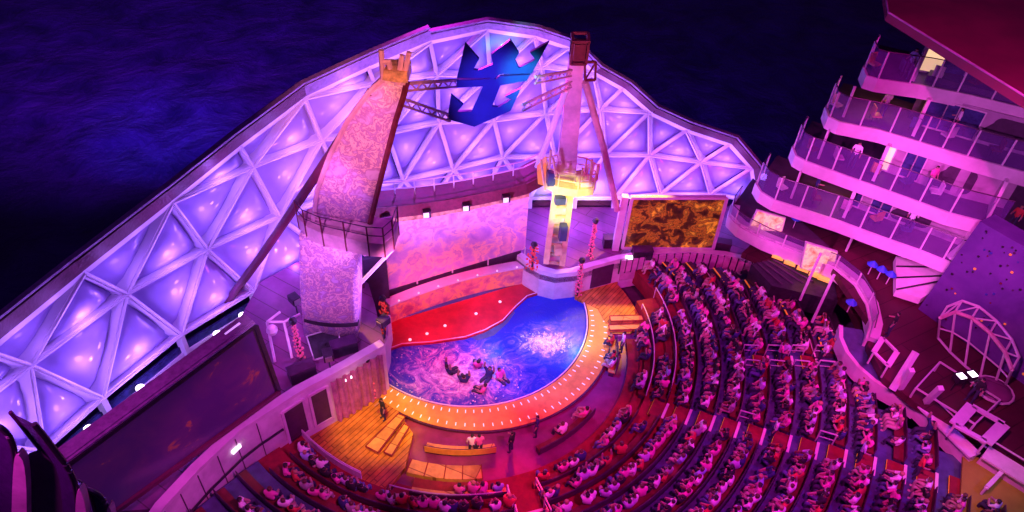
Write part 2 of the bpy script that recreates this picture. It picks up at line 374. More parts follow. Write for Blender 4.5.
# inner low benches
bench(C, 12.4, -99, -74.5, .35, 'curved yellow bench in the second row, left of the red aisle', 'bench_yellow')
bench(C, 12.4, -67.5, -29, .35, 'long curved bench in the second row between the two red aisles', 'bench_red')
bench(C, 12.4, -22, 8, .35, 'curved bench in the second row at the right, under the white rail', 'bench_red')
bench(C, 9.0, -100, -74, -.25, 'front wooden bench lit orange on the purple floor at left', 'bench_yellow', 'ring_deck')
bench(C, 10.0, -60, -34, -.25, 'front red bench on the purple floor near the middle', 'bench_red')
bench(C, 10.1, -14, 3, -.25, 'front yellow bench on the purple floor at right', 'bench_yellow')
for (a0, a1, rb, z, row, nm, occ) in ((-92, -75, 12.4, .35, 2, 'left block', .9), (-66, -30, 12.4, .35, 2, 'middle block', .72), (-21, 6, 12.4, .35, 2, 'right block', .6),
                                      (-58, -36, 10, -.25, 1, 'middle block', .6), (-13, 2, 10.1, -.25, 1, 'right block', .7)):
    n = int(R(a1-a0)*rb/.62)
    for i in range(n):
        a = a0+(a1-a0)*(i+.5)/n
        if random.random() < occ: SEATS.append((row, nm, i+1, pol(rb+.2, a, z), a))
# white curved rails in front of the lower rows
def curved_rail(r, a0, a1, z, h, lab, wallm=None):
    t = thing('curved_rail', pol(r, (a0+a1)/2, z), lab, 'railing', 'curved rails before the lower rows')
    n = int((a1-a0)/2); pts = [pol(r, a0+(a1-a0)*i/n, z+h) for i in range(n+1)]
    MB().tube(pts, .04).build('top_rail', 'rail_metal', t)
    if wallm: MB().ring(C, r-.03, r+.03, a0, a1, z, z+h-.12).build('panel', wallm, t)
    for i in range(0, n+1, 3): MB().tube([pol(r, a0+(a1-a0)*i/n, z), pts[i]], .035, 5).build('post', 'white_paint', t)
curved_rail(12.9, -133, -112, .8, .75, 'thick pink-white curved rail above the orange deck at left', 'balcony_white')
curved_rail(12.95, -22, 14, .35, 1.0, 'white curved rail before the right front rows')
curved_rail(12.9, -104, -76, .35, .95, 'thin curved rail behind the yellow bench at front left')
curved_rail(14.3, -18, 18, .85, 1.0, 'white curved rail one row higher on the right')
# ------------------------------------------------------------------ wooden decks left and right of the ring, ring and pool
PC = (-2.8, 36.2); PR = 8.55; RC = (-2.1, 35.3); RR = 9.45
left_wall_top = [(385, 346), (345, 369), (300, 393), (240, 432), (200, 470), (165, 508), (150, 530)]
LW = [xy(G(x, y, 4.2)) for x, y in left_wall_top]
wood = [(LW[0].x, LW[0].y), (LW[1].x, LW[1].y), (LW[2].x, LW[2].y), tuple(pol(13.2, -133)[:2])]+[tuple(pol(13.0, a)[:2]) for a in range(-130, -103, 4)]+[tuple(pol(10.9, -104)[:2]), tuple(pol(8.6, -107)[:2]), tuple(G(396, 408, .1)[:2]), tuple(G(385, 396, .1)[:2])]
struct(MB().prism([(x, y, -.9) for x, y in wood], (0, 0, 1.0)).build('left_wooden_deck', 'teak'))
wr = [tuple(pol(10.2, 12)[:2])]+[tuple(pol(12.9, a)[:2]) for a in range(14, 34, 4)]+[(8.6, 42), (5.2, 40.5), (4.9, 38.3), (6.6, 37.2)]
struct(MB().prism([(x, y, -.9) for x, y in wr], (0, 0, 1.06)).build('right_wooden_deck', 'teak'))
# plank lines / low platforms on the left deck
def platform(px4, z, h, lab, m='bench_yellow'):
    pts = [G(x, y, z+h) for x, y in px4]; base = [(p.x, p.y, z) for p in pts]
    t = thing('low_platform', sum((Vector(b) for b in base), Vector())/len(base), lab, 'platform', 'low wooden platforms by the pool')
    MB().prism(base, (0, 0, h)).build('top', m, t)
    c = [Vector(b) for b in base]; ctr = sum(c, Vector())/len(c); e = MB()
    for a, b in zip(c, c[1:]+c[:1]): e.bar(a+(a-ctr)*.02+Vector((0, 0, h)), b+(b-ctr)*.02+Vector((0, 0, h)), .07, .05)
    e.build('edge', 'red_carpet', t)
platform([(366, 446), (398, 414), (405, 417), (378, 452)], .1, .3, 'long yellow-lit plank platform pointing at the pool rim, left deck')
platform([(384, 452), (404, 424), (409, 427), (392, 455)], .1, .25, 'orange plank platform beside the front benches, left deck')
platform([(610, 316), (646, 315), (649, 320), (611, 321)], .16, .3, 'yellow plank platform across the right deck')
platform([(609, 325), (640, 324), (641, 329), (610, 330)], .16, .25, 'second yellow plank platform nearer the ring, right deck')
t = thing('low_platform', pol(10.8, -93, -.25), 'long yellow panelled platform curving behind the orange front bench', 'platform', 'low wooden platforms by the pool')
MB().ring(C, 10.3, 11.2, -103, -80, -.245, .12).build('top', 'bench_yellow', t)
for a_ in (-103, -97.5, -91.5, -86, -80): MB().bar(pol(10.28, a_, .13), pol(11.22, a_, .13), .06, .04).build('panel_joint', 'red_carpet', t)
# ring deck (crescent between ring circle and pool circle) made as a strip
def circ(c, r, a): return Vector((c[0]+r*math.cos(R(a)), c[1]+r*math.sin(R(a)), 0))
pool_arc = [circ(PC, PR, a) for a in range(-164, 20, 4)]
ring_in = [circ(PC, PR+.12, a) for a in range(-156, 24, 3)]
ring_mb = MB()
def ring_out(p):                                  # ring edge in the direction from the pool centre
    d = (p-Vector((*PC, 0))).normalized(); o = Vector((*PC, 0))-Vector((*RC, 0)); b = o.dot(d); c_ = o.dot(o)-RR**2
    return Vector((*PC, 0))+d*(-b+math.sqrt(b*b-c_))
ring_o = [ring_out(p) for p in ring_in]
for i in range(len(ring_in)-1):
    a, b, c_, d = ring_in[i], ring_in[i+1], ring_o[i+1], ring_o[i]
    ring_mb.prism([a, b, c_, d], (0, 0, .12))
base = MB()
for i in range(len(ring_in)-1): base.prism([p+Vector((0, 0, -.9)) for p in (ring_in[i], ring_in[i+1], ring_o[i+1], ring_o[i])], (0, 0, .895))
rt_ = thing('pool_ring', (-2, 27, 0), 'glowing orange-to-red crescent rim round the near side of the pool', 'pool rim')
ring_mb.build('rim_top', 'ring_deck', rt_); base.build('rim_wall', 'rim_cover', rt_)
lip = MB(); 
for i in range(len(ring_o)-1): lip.bar(ring_o[i]+Vector((0, 0, .02)), ring_o[i+1]+Vector((0, 0, .02)), .22, .12)
lip.build('step_edge', 'bench_back', rt_)
# small pale emissive dashes, two rows
n = 0
for row, f in ((0, .18), (1, .78)):
    for i in range(45):
        a = -140+i*3.3
        if a > 8: break
        p = circ(PC, PR+.12, a); q = ring_out(p); c_ = p.lerp(q, f)
        if (q-p).length < .7: continue
        MB().box(c_+Vector((0, 0, .13)), (.24, .06, .02), R(a)).build('rim_dash', 'lamp_soft', rt_)
# pool
back_px = [(576, 297), (556, 294), (540, 293), (527, 297), (515, 308), (503, 321), (485, 331), (465, 338), (430, 343), (402, 345), (388, 350)]
back = [G(x, y, -.05) for x, y in back_px]
foam_c = G(545, 342, 0); swim_c = G(455, 372, 0)
pool_mat((foam_c.x, foam_c.y, 0), (swim_c.x, swim_c.y, 0))
front = [circ(PC, PR, a) for a in range(-158, 16, 4)]
poly = [Vector((p.x, p.y, -.06)) for p in front]+[Vector((p.x, p.y, -.06)) for p in back]
struct(MB().prism([p+Vector((0, 0, -.4)) for p in poly], (0, 0, .4)).build('pool_water', 'pool'))
lipm = MB().tube([p+Vector((0, 0, .1)) for p in back[2:]], .06, 6).tube([Vector((p.x, p.y, .08)) for p in front], .05, 6)
tag(lipm.build('pool_coping', 'white_paint'), 'thin pale coping following the S-shaped far edge of the pool', 'coping')
# sloping pale entry shelf (beach) in the water by the S-curve
sh = [G(x, y, 0) for x, y in ((512, 309), (503, 318), (487, 328), (468, 336), (478, 340), (494, 335), (508, 322), (515, 312))]
struct(MB().prism([p+Vector((0, 0, -.1)) for p in sh], (0, 0, .05)).build('pool_shelf', 'aisle_blue'))
# foam ridges & fountain
def foam(c, rx, ry, n, lab, hmax=.3):
    m = MB(); rnd = random.Random(3)
    for i in range(n):
        a = rnd.uniform(0, 6.283); q = rnd.uniform(0, 1)**.7
        m.ball((c.x+rx*q*math.cos(a), c.y+ry*q*math.sin(a), -.04), rnd.uniform(.02, .07), rnd.uniform(.5, 2.5)*hmax/.3, 5)
    tag(m.build('splashing_foam', 'white_paint'), lab, 'foam', None, 'stuff')
foam(foam_c, 1.9, 1.1, 220, 'white bubbling foam above the jets at the right of the pool')
foam(swim_c, 4.6, 2.6, 260, 'scattered white splashes round the swimmers in the pool', .22)
# stage floor
st_px = [(388, 350), (402, 345), (430, 343), (465, 338), (485, 331), (503, 321), (515, 308), (527, 297), (540, 293)]
stp = [G(x, y, .1) for x, y in st_px]+[Vector((1.4, 39.9, .1)), Vector((-8.4, 34.7, .1))]
struct(MB().prism([p+Vector((0, 0, -1)) for p in stp], (0, 0, 1)).build('stage_floor', 'stage_red'))
for i, (x, y) in enumerate(((427, 334), (445, 326), (476, 314), (410, 340), (500, 302))):
    q = G(x, y, .1)
    tag(MB().ring((q.x, q.y), .0, .11, 0, 360, .11, .16, 10).build('floor_lamp', 'lamp_soft'), 'small round lamp set in the red stage floor, %s from the left' % ordn([2, 3, 4, 1, 5][i]), 'floor lamp', 'lamps in the stage floor')
# ------------------------------------------------------------------ stage back wall, screen, canopy
A = Vector((-8.35, 34.6, 0)); B = Vector((1.15, 39.6, 0))
def arcline(a, b, bulge, n=14):
    d = (b-a); nrm = Vector((-d.y, d.x, 0)).normalized(); return [a+d*(i/n)+nrm*bulge*4*(i/n)*(1-i/n) for i in range(n+1)]
bw = thing('stage_fascia', A.lerp(B, .5), 'low curved stage wall with gold and magenta swirls below the big screen', 'stage wall')
line = arcline(A, B, .5); 
MB().wall(line, .1, 1.75, .6).build('panel', 'fascia_print', bw)
MB().wall([p+Vector((.05, -.08, 0)) for p in line], 1.75, 1.9, .8).build('ledge', 'balcony_white', bw)
for i in range(1, 14, 2): MB().ball(line[i]+Vector((0, -.05, 1.95)), .07).build('bulb', 'lamp_soft', bw)
ls = [p+Vector((-.5, .9, 0)) for p in line]
tag(MB().wall(ls, .1, 3.0, .3).build('dark_gap_sheet', 'recess'), 'black sheet standing in for the dark gap between stage wall and big screen', 'wall')  # shade of the gap painted as a dark sheet
sc = thing('stage_screen', ls[7], 'large curved pink screen hanging over the stage', 'screen')
sA, sB = ls[0]+Vector((-.1, -.3, 0)), ls[-1]+Vector((.3, -.3, 0)); sl = arcline(sA, sB, .7, 16)
ztop = [TZ(p.x, p.y, 211-24*(i/16)**1.6) for i, p in enumerate(sl)]
zbot = [TZ(p.x, p.y, 292-43*(i/16)) for i, p in enumerate(sl)]
zs = [b+(t-b)*.86 for b, t in zip(zbot, ztop)]
MB().wall(sl, zbot, zs, .2).build('face', 'screen_projection', sc)
MB().wall([p+Vector((.02, -.06, 0)) for p in sl], zs, ztop, .3).build('gold_border', 'gold_trim', sc)
for i in range(0, 17, 4): MB().tube([(sl[i].x, sl[i].y, 1.9), (sl[i].x, sl[i].y+.05, zbot[i]+.1)], .06).build('hanger', 'rail_metal', sc)
# canopy over the screen with walkway railing
cn = thing('stage_canopy', sl[8]+Vector((0, 0, 8)), 'curved dark red walkway roof over the big screen with a thin railing', 'canopy')
cl = [p+Vector((-.2, -1.0, 0)) for p in sl]; ext = cl[-1]+Vector((1.3, .6, 0)); 
cl2 = [cl[0]+Vector((-1.2, -.6, 0))]+cl+[ext]
czt = [ztop[0]-.1]+[z for z in ztop]+[ztop[-1]+.5]
MB().wall(cl2, [z+.05 for z in czt], [z+.95 for z in czt], 2.0).build('fascia', 'canopy_red', cn)
rl = MB(); 
for hh in (.5, 1.0): rl.tube([(p.x-.3, p.y+1.2, z+.95+hh) for p, z in zip(cl2, czt)], .05)
rl.build('railing', 'rail_metal', cn)
for p, z in list(zip(cl2, czt))[::2]: MB().tube([(p.x-.3, p.y+1.2, z+.9), (p.x-.3, p.y+1.2, z+1.95)], .05).build('post', 'rail_metal', cn)
for i in (3, 7, 11, 15):
    p = cl2[i]; 
    f = MB().box((p.x, p.y-.25, czt[i]+.3), (.5, .4, .5), .3).build('spot_lamp', 'dark_metal', cn)
    MB().box((p.x, p.y-.48, czt[i]+.3), (.36, .06, .36), .3).build('lens', 'lamp_soft', f)
# left side doorway; a solid dark box carries the shade of its interior
dw = thing('stage_doorway', (-9, 34.2, .1), 'dark doorway at the left end of the stage with a glowing red interior', 'doorway')
MB().box((-9.2, 35.1, 2.9), (1.6, .3, 5.8), .4).build('dark_infill', 'recess', dw)
MB().box((-10.0, 34.2, 3.2), (.35, .5, 6.4), .4).build('left_jamb', 'rim_cover', dw)
# decorative beaded trees / columns
def beads(loc, h, r0, n, lab, m, seed):
    t = thing('beaded_column', loc, lab, 'sparkling column', 'sparkling beaded columns'); rnd = random.Random(seed)
    MB().tube([loc, Vector(loc)+Vector((0, 0, h))], .09).build('pole', 'dark_metal', t)
    mb = MB()
    for i in range(n):
        q = i/n; rr = r0*(1-.55*q)*rnd.uniform(.2, 1)*.85; a = i*2.4
        mb.ball((loc[0]+rr*math.cos(a), loc[1]+rr*math.sin(a), loc[2]+.1+h*q), .05+.05*rnd.random(), 1, 6)
    mb.build('bead_cluster', m, t)
    MB().ball((loc[0], loc[1], loc[2]+h+.15), .26).build('finial', 'dark_metal', t)
beads(G(372, 398, .1), 3.4, .45, 110, 'pink beaded column by the pool at the left, standing on the deck', 'bead_pink', 1)
beads(G(386, 333, .1), 3.2, .55, 110, 'red glowing beaded cone beside the left stage doorway', 'bead_red', 2)
beads(G(577, 296, .1), 3.4, .4, 90, 'pink beaded column at the right end of the pool', 'bead_pink', 3)
beads(G(532, 270, 2.1), 2.3, .7, 90, 'red beaded cone left of the yellow tower foot', 'bead_red', 4)
beads(G(590, 258, 2.1), 3.4, .35, 90, 'tall pink beaded column on the raised deck right of the yellow tower', 'bead_pink', 5)
beads(G(301, 358, 3.9), 3.0, .35, 80, 'slim pink beaded column on the left raised deck', 'bead_pink', 6)
# ------------------------------------------------------------------ left gallery
lg = thing('left_gallery_wall', (LW[3].x, LW[3].y, 0), 'long pink gallery wall curving along the left side of the seating', 'wall')
LWi = LW[:]                                       # thickness to the outside (left of travel = away?)
MB().wall(LW[::-1], [-.8]*7, [4.1]*7, .35).build('wall_panel', 'gallery_white', lg)
MB().wall([p for p in LW[::-1]], [4.1]*7, [4.32]*7, .55).build('coping', 'balcony_white', lg)
def onwall(t_, off=-.05):                          # t_ in segments along LW; returns point, tangent
    i = min(int(t_), len(LW)-2); f = t_-i; p = LW[i].lerp(LW[i+1], f); d = (LW[i+1]-LW[i]).normalized(); n_ = Vector((-d.y, d.x))
    if (Vector((0, 8))-p).dot(n_) < 0: n_ = -n_
    return Vector((*(p+n_*-off), 0)), math.atan2(d.y, d.x), n_
for s0, s1 in ((1.45, 1.85), (1.98, 2.35)):
    p0, a, n_ = onwall(s0, -.03); p1, _, _ = onwall(s1, -.03)
    w = MB().bar(p0+Vector((0, 0, 2.2)), p1+Vector((0, 0, 2.2)), 2.9, .06, (n_.x, n_.y, 0)).build('window_panel', 'bench_back', lg)
    fr = MB()
    for zz in (.75, 3.65): fr.bar(p0+Vector((n_.x*.03, n_.y*.03, zz)), p1+Vector((n_.x*.03, n_.y*.03, zz)), .16, .12, (n_.x, n_.y, 0))
    for pp in (p0, p1): fr.bar(pp+Vector((n_.x*.03, n_.y*.03, .75)), pp+Vector((n_.x*.03, n_.y*.03, 3.65)), .16, .13, (n_.x, n_.y, 0))
    fr.build('frame', 'balcony_white', w)
p0, a, n_ = onwall(2.4, -.1); pts = [onwall(s_/10, -.1)[0]+Vector((0, 0, 2.35)) for s_ in range(24, 60, 4)]
MB().tube(pts, .08).build('handrail', 'dark_metal', lg)
for s_ in (3.2, .95): 
    p, a, n_ = onwall(s_, -.04)
    MB().box(p+Vector((0, 0, 3.35)), (.55, .14, .2), a).build('wall_lamp', 'lamp_white', lg)
sm = MB()
for s_ in (2.75, 3.15, 3.6, 4.1, 4.6, 5.1):
    p, a, n_ = onwall(s_, -.02); sm.bar(p+Vector((0, 0, .3)), p+Vector((0, 0, 4.05)), .05, .03, (n_.x, n_.y, 0))
sm.build('panel_joint', 'bench_back', lg)
# curtain: rippled
cur = MB(); top = []; bot = []
for i in range(61):
    s_ = .12+1.25*i/60; p, a, n_ = onwall(s_, -.16); off = .07*math.sin(i*.8)+.03*math.sin(i*2.1)
    top.append((p.x+n_.x*off, p.y+n_.y*off, 3.9)); bot.append((p.x+n_.x*off*1.4, p.y+n_.y*off*1.4, .15))
for i in range(60): cur.quad(bot[i], bot[i+1], top[i+1], top[i])
tag(cur.build('stage_curtain', 'curtain', None, True), 'long pleated pink curtain hanging on the left gallery wall beside the deck', 'curtain')
# white curved end panel by the pool's left side
ep = [G(x, y, 0.05) for x, y in ((380, 388), (387, 377), (391, 362), (391, 350), (393, 340))]
tag(MB().wall([(p.x, p.y) for p in ep], .05, [2.9, 2.8, 2.7, 2.6, 2.5], .15).build('partition_wall', 'balcony_white'), 'lavender curved panel standing at the left end of the pool', 'panel')
# raised decks left and right
ld = [G(x, y, 3.9) for x, y in ((385, 346), (345, 369), (300, 393), (240, 432), (165, 508))]
ld2 = [p for p in ld]+[Vector((-20, 17, 3.9)), Vector((-17.3, 25, 3.9)), Vector((-16.8, 34, 3.9)), Vector((-13.5, 38, 3.9)), Vector((-9.6, 34.5, 3.9)), Vector((-8.8, 32.5, 3.9))]
struct(MB().prism([Vector((p.x, p.y, 3.4)) for p in ld2], (0, 0, .5)).build('left_raised_deck', 'deck_purple'))
gt = [(517, 255), (526, 262), (540, 270), (556, 274), (575, 272), (590, 267), (620, 259), (650, 254), (690, 252), (725, 255), (760, 263)]
GZ = 2.5
GW = [xy(G(x, y, GZ)) for x, y in gt]
rd = [Vector((p.x, p.y, 1.6)) for p in GW]+[Vector((25, 44, 1.6)), Vector((17, 50, 1.6)), Vector((3, 49.0, 1.6)), Vector((-1, 45, 1.6))]
struct(MB().prism(rd, (0, 0, .5)).build('right_raised_deck', 'deck_purple'))
rg = thing('right_gallery_wall', (GW[5].x, GW[5].y, 0), 'curving pink parapet behind the pool and the right top rows', 'wall')
MB().wall([(p.x, p.y) for p in GW], -.6, GZ-.15, .3).build('wall_panel', 'gallery_white', rg)
MB().wall([(p.x, p.y) for p in GW], GZ-.15, GZ, .5).build('coping', 'balcony_white', rg)
for i in (5, 6, 7):
    a, b = GW[i].lerp(GW[i+1], .1) if i < 10 else GW[i], GW[i].lerp(GW[i+1], .8); d = (b-a).normalized(); n_ = Vector((d.y, -d.x, 0))
    w = MB().bar(Vector((a.x, a.y, 1.25))+n_*.05, Vector((b.x, b.y, 1.25))+n_*.05, 1.9, .08, n_).build('panel_inset', 'bench_back' if i == 5 else 'screen_pink', rg)
wp = GW[6].lerp(GW[7], .3); MB().box((wp.x, wp.y-.05, GZ+.06), (.5, .3, .12), 0).build('lamp', 'lamp_white', rg)
# rail with panels above the right top rows
rr = thing('gallery_railing', (GW[8].x, GW[8].y-.3, 3), 'panelled purple railing curving along the top of the right rows', 'railing')
for i in range(6, 10):
    a, b = Vector((*GW[i], 0)), Vector((*GW[i+1], 0)); n = 5
    d = (b-a).normalized(); n_ = Vector((d.y, -d.x, 0))
    for j in range(n):
        p, q = a.lerp(b, (j+.08)/n)+n_*.22, a.lerp(b, (j+.92)/n)+n_*.22
        MB().bar(p+Vector((0, 0, 1.9)), q+Vector((0, 0, 1.9)), 1.15, .06, n_).build('panel', 'screen_pink', rr)
        MB().tube([p+Vector((0, 0, 1.2))-d*.07, p+Vector((0, 0, 2.6))-d*.07], .05, 5).build('post', 'dark_metal', rr)
# top-end stair nosings (yellow and white edge strips at the end of the upper rows)
en = 0
for k in range(1, 8):
    r, z = rz(k); a1 = azmax(r+1)-.2
    t = thing('end_steps', pol(r, a1, z), 'yellow-edged steps at the far end of the %s row up, under the gallery railing' % ordn(k+3), 'steps', 'edge steps at the far ends of the rows')
    d = Vector((math.cos(R(a1)), math.sin(R(a1)), 0)); q = Vector((-d.y, d.x, 0))
    for j in (0, 1):
        a = pol(r+.1+.55*j, a1, z+.1+.2*j); MB().bar(a-q*1.5, a+q*.1, .5, .2).build('tread', 'bench_back', t)
        MB().bar(a-q*1.5+Vector((0, 0, .115))-d*.22, a+q*.1+Vector((0, 0, .115))-d*.22, .1, .03).build('nosing', 'nosing_orange' if j else 'nosing_white', t)
# ------------------------------------------------------------------ LED screens
def led(corners, lab, m, fm='balcony_white', th=.35):
    bl, br, tr, tl = [Vector(c) for c in corners]
    t = thing('video_screen', bl.lerp(br, .5), lab, 'video screen', 'the two video screens'); nrm = (br-bl).cross(tl-bl).normalized()
    if nrm.dot(CP-bl) < 0: nrm = -nrm
    MB().prism([bl, br, tr, tl], -nrm*th).build('housing', fm, t)
    i_ = .03; g = lambda u, v: (bl.lerp(br, u)).lerp(tl.lerp(tr, u), v)+nrm*.02
    MB().quad(g(.02, .03), g(.98, .03), g(.98, .97), g(.02, .97)).build('picture', m, t)
    fr = MB()
    for a, b in ((bl, br), (br, tr), (tr, tl), (tl, bl)): fr.bar(a+nrm*.02, b+nrm*.02, .22, .12, nrm)
    fr.build('frame', fm, t)
    return t, nrm
bl = G(622, 248, 2.4); brr = G(713, 249, 2.4); 
tl = Y(632, 198, bl.y-.3); tr = Y(727, 198, brr.y-.3)
led((bl, brr, tr, tl), 'right video screen glowing with gold swirls in front of the lattice', 'led_gold')
for (x0, y0, x1, y1) in ((619, 249, 630, 197),):
    a = Vector(bl)+Vector((-.5, .1, -.2)); b = Vector(tl)+Vector((-.5, .1, .1)); tag(MB().bar(a, b, .5, .5, (0, 1, 0)).build('screen_post', 'balcony_white'), 'slanting lilac post at the left edge of the gold video screen', 'post')
b0, b1 = G(279, 391, 4.5), G(110, 514, 4.5); t0 = Vector((b0.x-.2, b0.y-.2, TZ(b0.x, b0.y, 323))); t1 = Vector((b1.x-.2, b1.y-.2, 0)); t1.z = min([2+.1*i for i in range(140)], key=lambda z_: abs(proj((t1.x, t1.y, z_))[1]-(326+(265-proj((t1.x, t1.y, z_))[0])*.733)))
ext = (b1-b0)*.25
t, nn = led((b1+ext, b0, t0, t1+ext), 'left video screen nearly dark, seen at a slant along the gallery deck', 'led_dim', 'dark_metal')
dd = (t1-t0).normalized()
MB().bar(t0-nn*.45+Vector((0, 0, .1)), t1+ext-nn*.45+Vector((0, 0, .1)), .75, .5, (0, 0, 1)).build('top_beam', 'rim_pale', t)
MB().bar(t0-nn*.0+Vector((0, 0, .22)), t1+ext+Vector((0, 0, .22)), .12, .12, (0, 0, 1)).build('cap_rail', 'rim_pale', t)
for i in range(9):
    p = t0.lerp(t1, (i+.5)/9)-nn*.45+Vector((0, 0, .37)); MB().bar(p, p+dd*.9, .12, .04, (0, 0, 1)).build('strip_lamp', 'lamp_violet', t)
MB().bar(b0+nn*.05, b1+ext+nn*.05, .25, .25, (0, 0, 1)).build('bottom_rail', 'rim_cover', t)
# ------------------------------------------------------------------ lattice canopy
D = {-1: (-45, 520), 0: (41, 452), 1: (100, 399), 2: (179, 335), 3: (252, 291), 4: (325, 252), 5: (380, 222), 6: (430, 207), 7: (480, 200), 8: (530, 198), 9: (575, 198), 10: (615, 198), 11: (661, 194), 12: (711, 194), 13: (757, 201)}
Cn = {-1: (-70, 440), 0: (27, 366), 1: (124, 294), 2: (205, 249), 3: (278, 216), 4: (345, 192), 5: (403, 180), 6: (453, 169), 7: (503, 157), 8: (555, 157), 9: (605, 155), 10: (650, 155), 11: (702, 162), 12: (752, 168)}
Bn = {-1: (-15, 352), 0: (81, 273), 1: (170, 202), 2: (251, 166), 3: (321, 139), 4: (387, 133), 5: (439, 122), 6: (494, 120), 7: (546, 113), 8: (601, 109), 9: (650, 112), 10: (687, 130), 11: (730, 144)}
An = {0: (239, 146), 1: (304, 97), 2: (374, 82), 3: (437, 74), 4: (490, 75), 5: (542, 66), 6: (594, 72), 7: (623, 88)}
Rn = {0: (368, 67), 1: (430, 41), 2: (487, 29), 3: (535, 36), 4: (569, 47)}
plan = [xy(G(*D[i], 3.0)) for i in range(-1, 14)]
plan = [plan[0]+(plan[0]-plan[1])]+plan+[plan[-1]+(plan[-1]-plan[-2])*.6]
nrm2 = []
for i in range(len(plan)):
    d = (plan[min(i+1, len(plan)-1)]-plan[max(i-1, 0)]).normalized(); nrm2.append(Vector((-d.y, d.x)))
LEAN = .22
def node(px, py):
    d = ray(px, py); d2 = Vector((d.x, d.y)); z = 3.0; P = None
    for it in range(12):
        off = LEAN*(z-3.0); pl = [p+n_*off for p, n_ in zip(plan, nrm2)]; best = None
        for a, b in zip(pl, pl[1:]):
            e = b-a; det = d2.x*(-e.y)+d2.y*e.x
            if abs(det) < 1e-9: continue
            tt = (a.x*(-e.y)+a.y*e.x)/det; u = (d2.x*a.y-d2.y*a.x)/det
            if tt > 0 and -.001 <= u <= 1.001: best = tt if best is None else min(best, tt)
        if best is None: best = 45/d2.length
        P = CP+d*best; z = z+(P.z-z)*.7
    return P
ND = {}
for nm, T in (('D', D), ('C', Cn), ('B', Bn), ('A', An), ('R', Rn)):
    for i, p in T.items(): ND[nm, i] = node(*p)
tris = []
def tri(*k):
    if all(q in ND for q in k): tris.append(k)
for i in range(-1, 13):
    tri(('D', i), ('D', i+1), ('C', i)); tri(('D', i+1), ('C', i), ('C', i+1))
for i in range(-1, 12):
    tri(('C', i), ('C', i+1), ('B', i)); tri(('C', i+1), ('B', i), ('B', i+1))
for i in range(1, 9):
    tri(('B', i), ('B', i+1), ('A', i-1)); tri(('B', i+1), ('A', i-1), ('A', i))
tri(('A', 1), ('A', 2), ('R', 0))
for i in range(2, 6):
    tri(('A', i), ('R', i-2), ('R', i-1)); tri(('A', i), ('A', i+1), ('R', i-1))
tri(('A', 6), ('R', 4), ('A', 6))
tris = [t_ for t_ in tris if len(set(t_)) == 3]
ctr_in = Vector((-2, 30, 8))
lat = thing('lattice_canopy', (ND['D', 7].x, ND['D', 7].y, 0), 'huge arched white lattice of triangular violet-lit cushions behind the stage', 'canopy')
for t_ in tris:
    a, b, c_ = [ND[q] for q in t_]; g = (a+b+c_)/3; n_ = (b-a).cross(c_-a).normalized()
    if n_.dot(ctr_in-g) < 0: n_ = -n_
    NN = 7; mb = MB(); idx = {}; vs = []
    sz = (b-a).length; h = .17*sz; back = n_*-.55
    for i in range(NN+1):
        for j in range(NN+1-i):
            u, v = i/NN, j/NN; w = 1-u-v; bul = 27*u*v*w
            idx[i, j] = len(vs); vs.append(a*u+b*v+c_*w+back+n_*(h*bul**.7+.0))
    fs = []
    for i in range(NN):
        for j in range(NN-i):
            fs.append((idx[i, j], idx[i+1, j], idx[i, j+1]))
            if j < NN-i-1: fs.append((idx[i+1, j], idx[i+1, j+1], idx[i, j+1]))
    mb.add(vs, fs); mb.build('cushion', 'cushion', lat, True)
edges = set()
for t_ in tris:
    for p, q in ((0, 1), (1, 2), (0, 2)): edges.add(tuple(sorted((t_[p], t_[q]))))
rim_keys = [('B', -1), ('B', 0), ('B', 1), ('A', 0), ('A', 1), ('R', 0), ('R', 1), ('R', 2), ('R', 3), ('R', 4), ('A', 6), ('A', 7), ('B', 9), ('B', 10), ('B', 11), ('C', 12), ('D', 13)]
rim_e = set(tuple(sorted(p)) for p in zip(rim_keys, rim_keys[1:]))
el = sorted(edges-rim_e, key=lambda e: ((ND[e[0]]+ND[e[1]])/2-CP).length)
for i, (p, q) in enumerate(el):
    a, b = ND[p], ND[q]; m = (a+b)/2; n_ = (ctr_in-m); d = (b-a).normalized(); n_ = (n_-d*n_.dot(d)).normalized()
    if i == 0 or i < 99: mb = MB()
    mb.bar(a, b, .29, .28, n_); u = d.cross(n_)
    mb.bar(a+n_*.2, b+n_*.2, .12, .16, n_)
    mb.bar(a-n_*.42, b-n_*.42, .08, .5, n_)
    if i < 99: mb.build('strut', 'white_strut', lat)
if len(el) > 99: tag(mb.build('far_struts', 'white_strut', lat), None, None, None, 'stuff')
# rim
rimm, rimc = MB(), MB(); pts = [ND[k] for k in rim_keys]
outs = []
for i, p in enumerate(pts):
    t_ = (pts[min(i+1, len(pts)-1)]-pts[max(i-1, 0)]).normalized(); n_ = (ctr_in-p).normalized(); o_ = n_.cross(t_).normalized()
    if o_.z < 0 and i < 14: o_ = -o_
    outs.append(o_)
for i in range(len(pts)-1):
    a, b = pts[i], pts[i+1]; n_ = (ctr_in-(a+b)/2).normalized()
    rimm.bar(a+outs[i]*.1, b+outs[i+1]*.1, .45, .4, n_)
    w0 = .55 if i < 6 else .35
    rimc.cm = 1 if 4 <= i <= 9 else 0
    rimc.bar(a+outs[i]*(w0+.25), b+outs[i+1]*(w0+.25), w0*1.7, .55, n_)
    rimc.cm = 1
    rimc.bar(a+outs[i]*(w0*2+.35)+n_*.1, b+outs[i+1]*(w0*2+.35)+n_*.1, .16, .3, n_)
rimm.build('rim_tube', 'white_strut', lat); rimc.build('rim_cover', ['rim_cover', 'rim_pale'], lat)
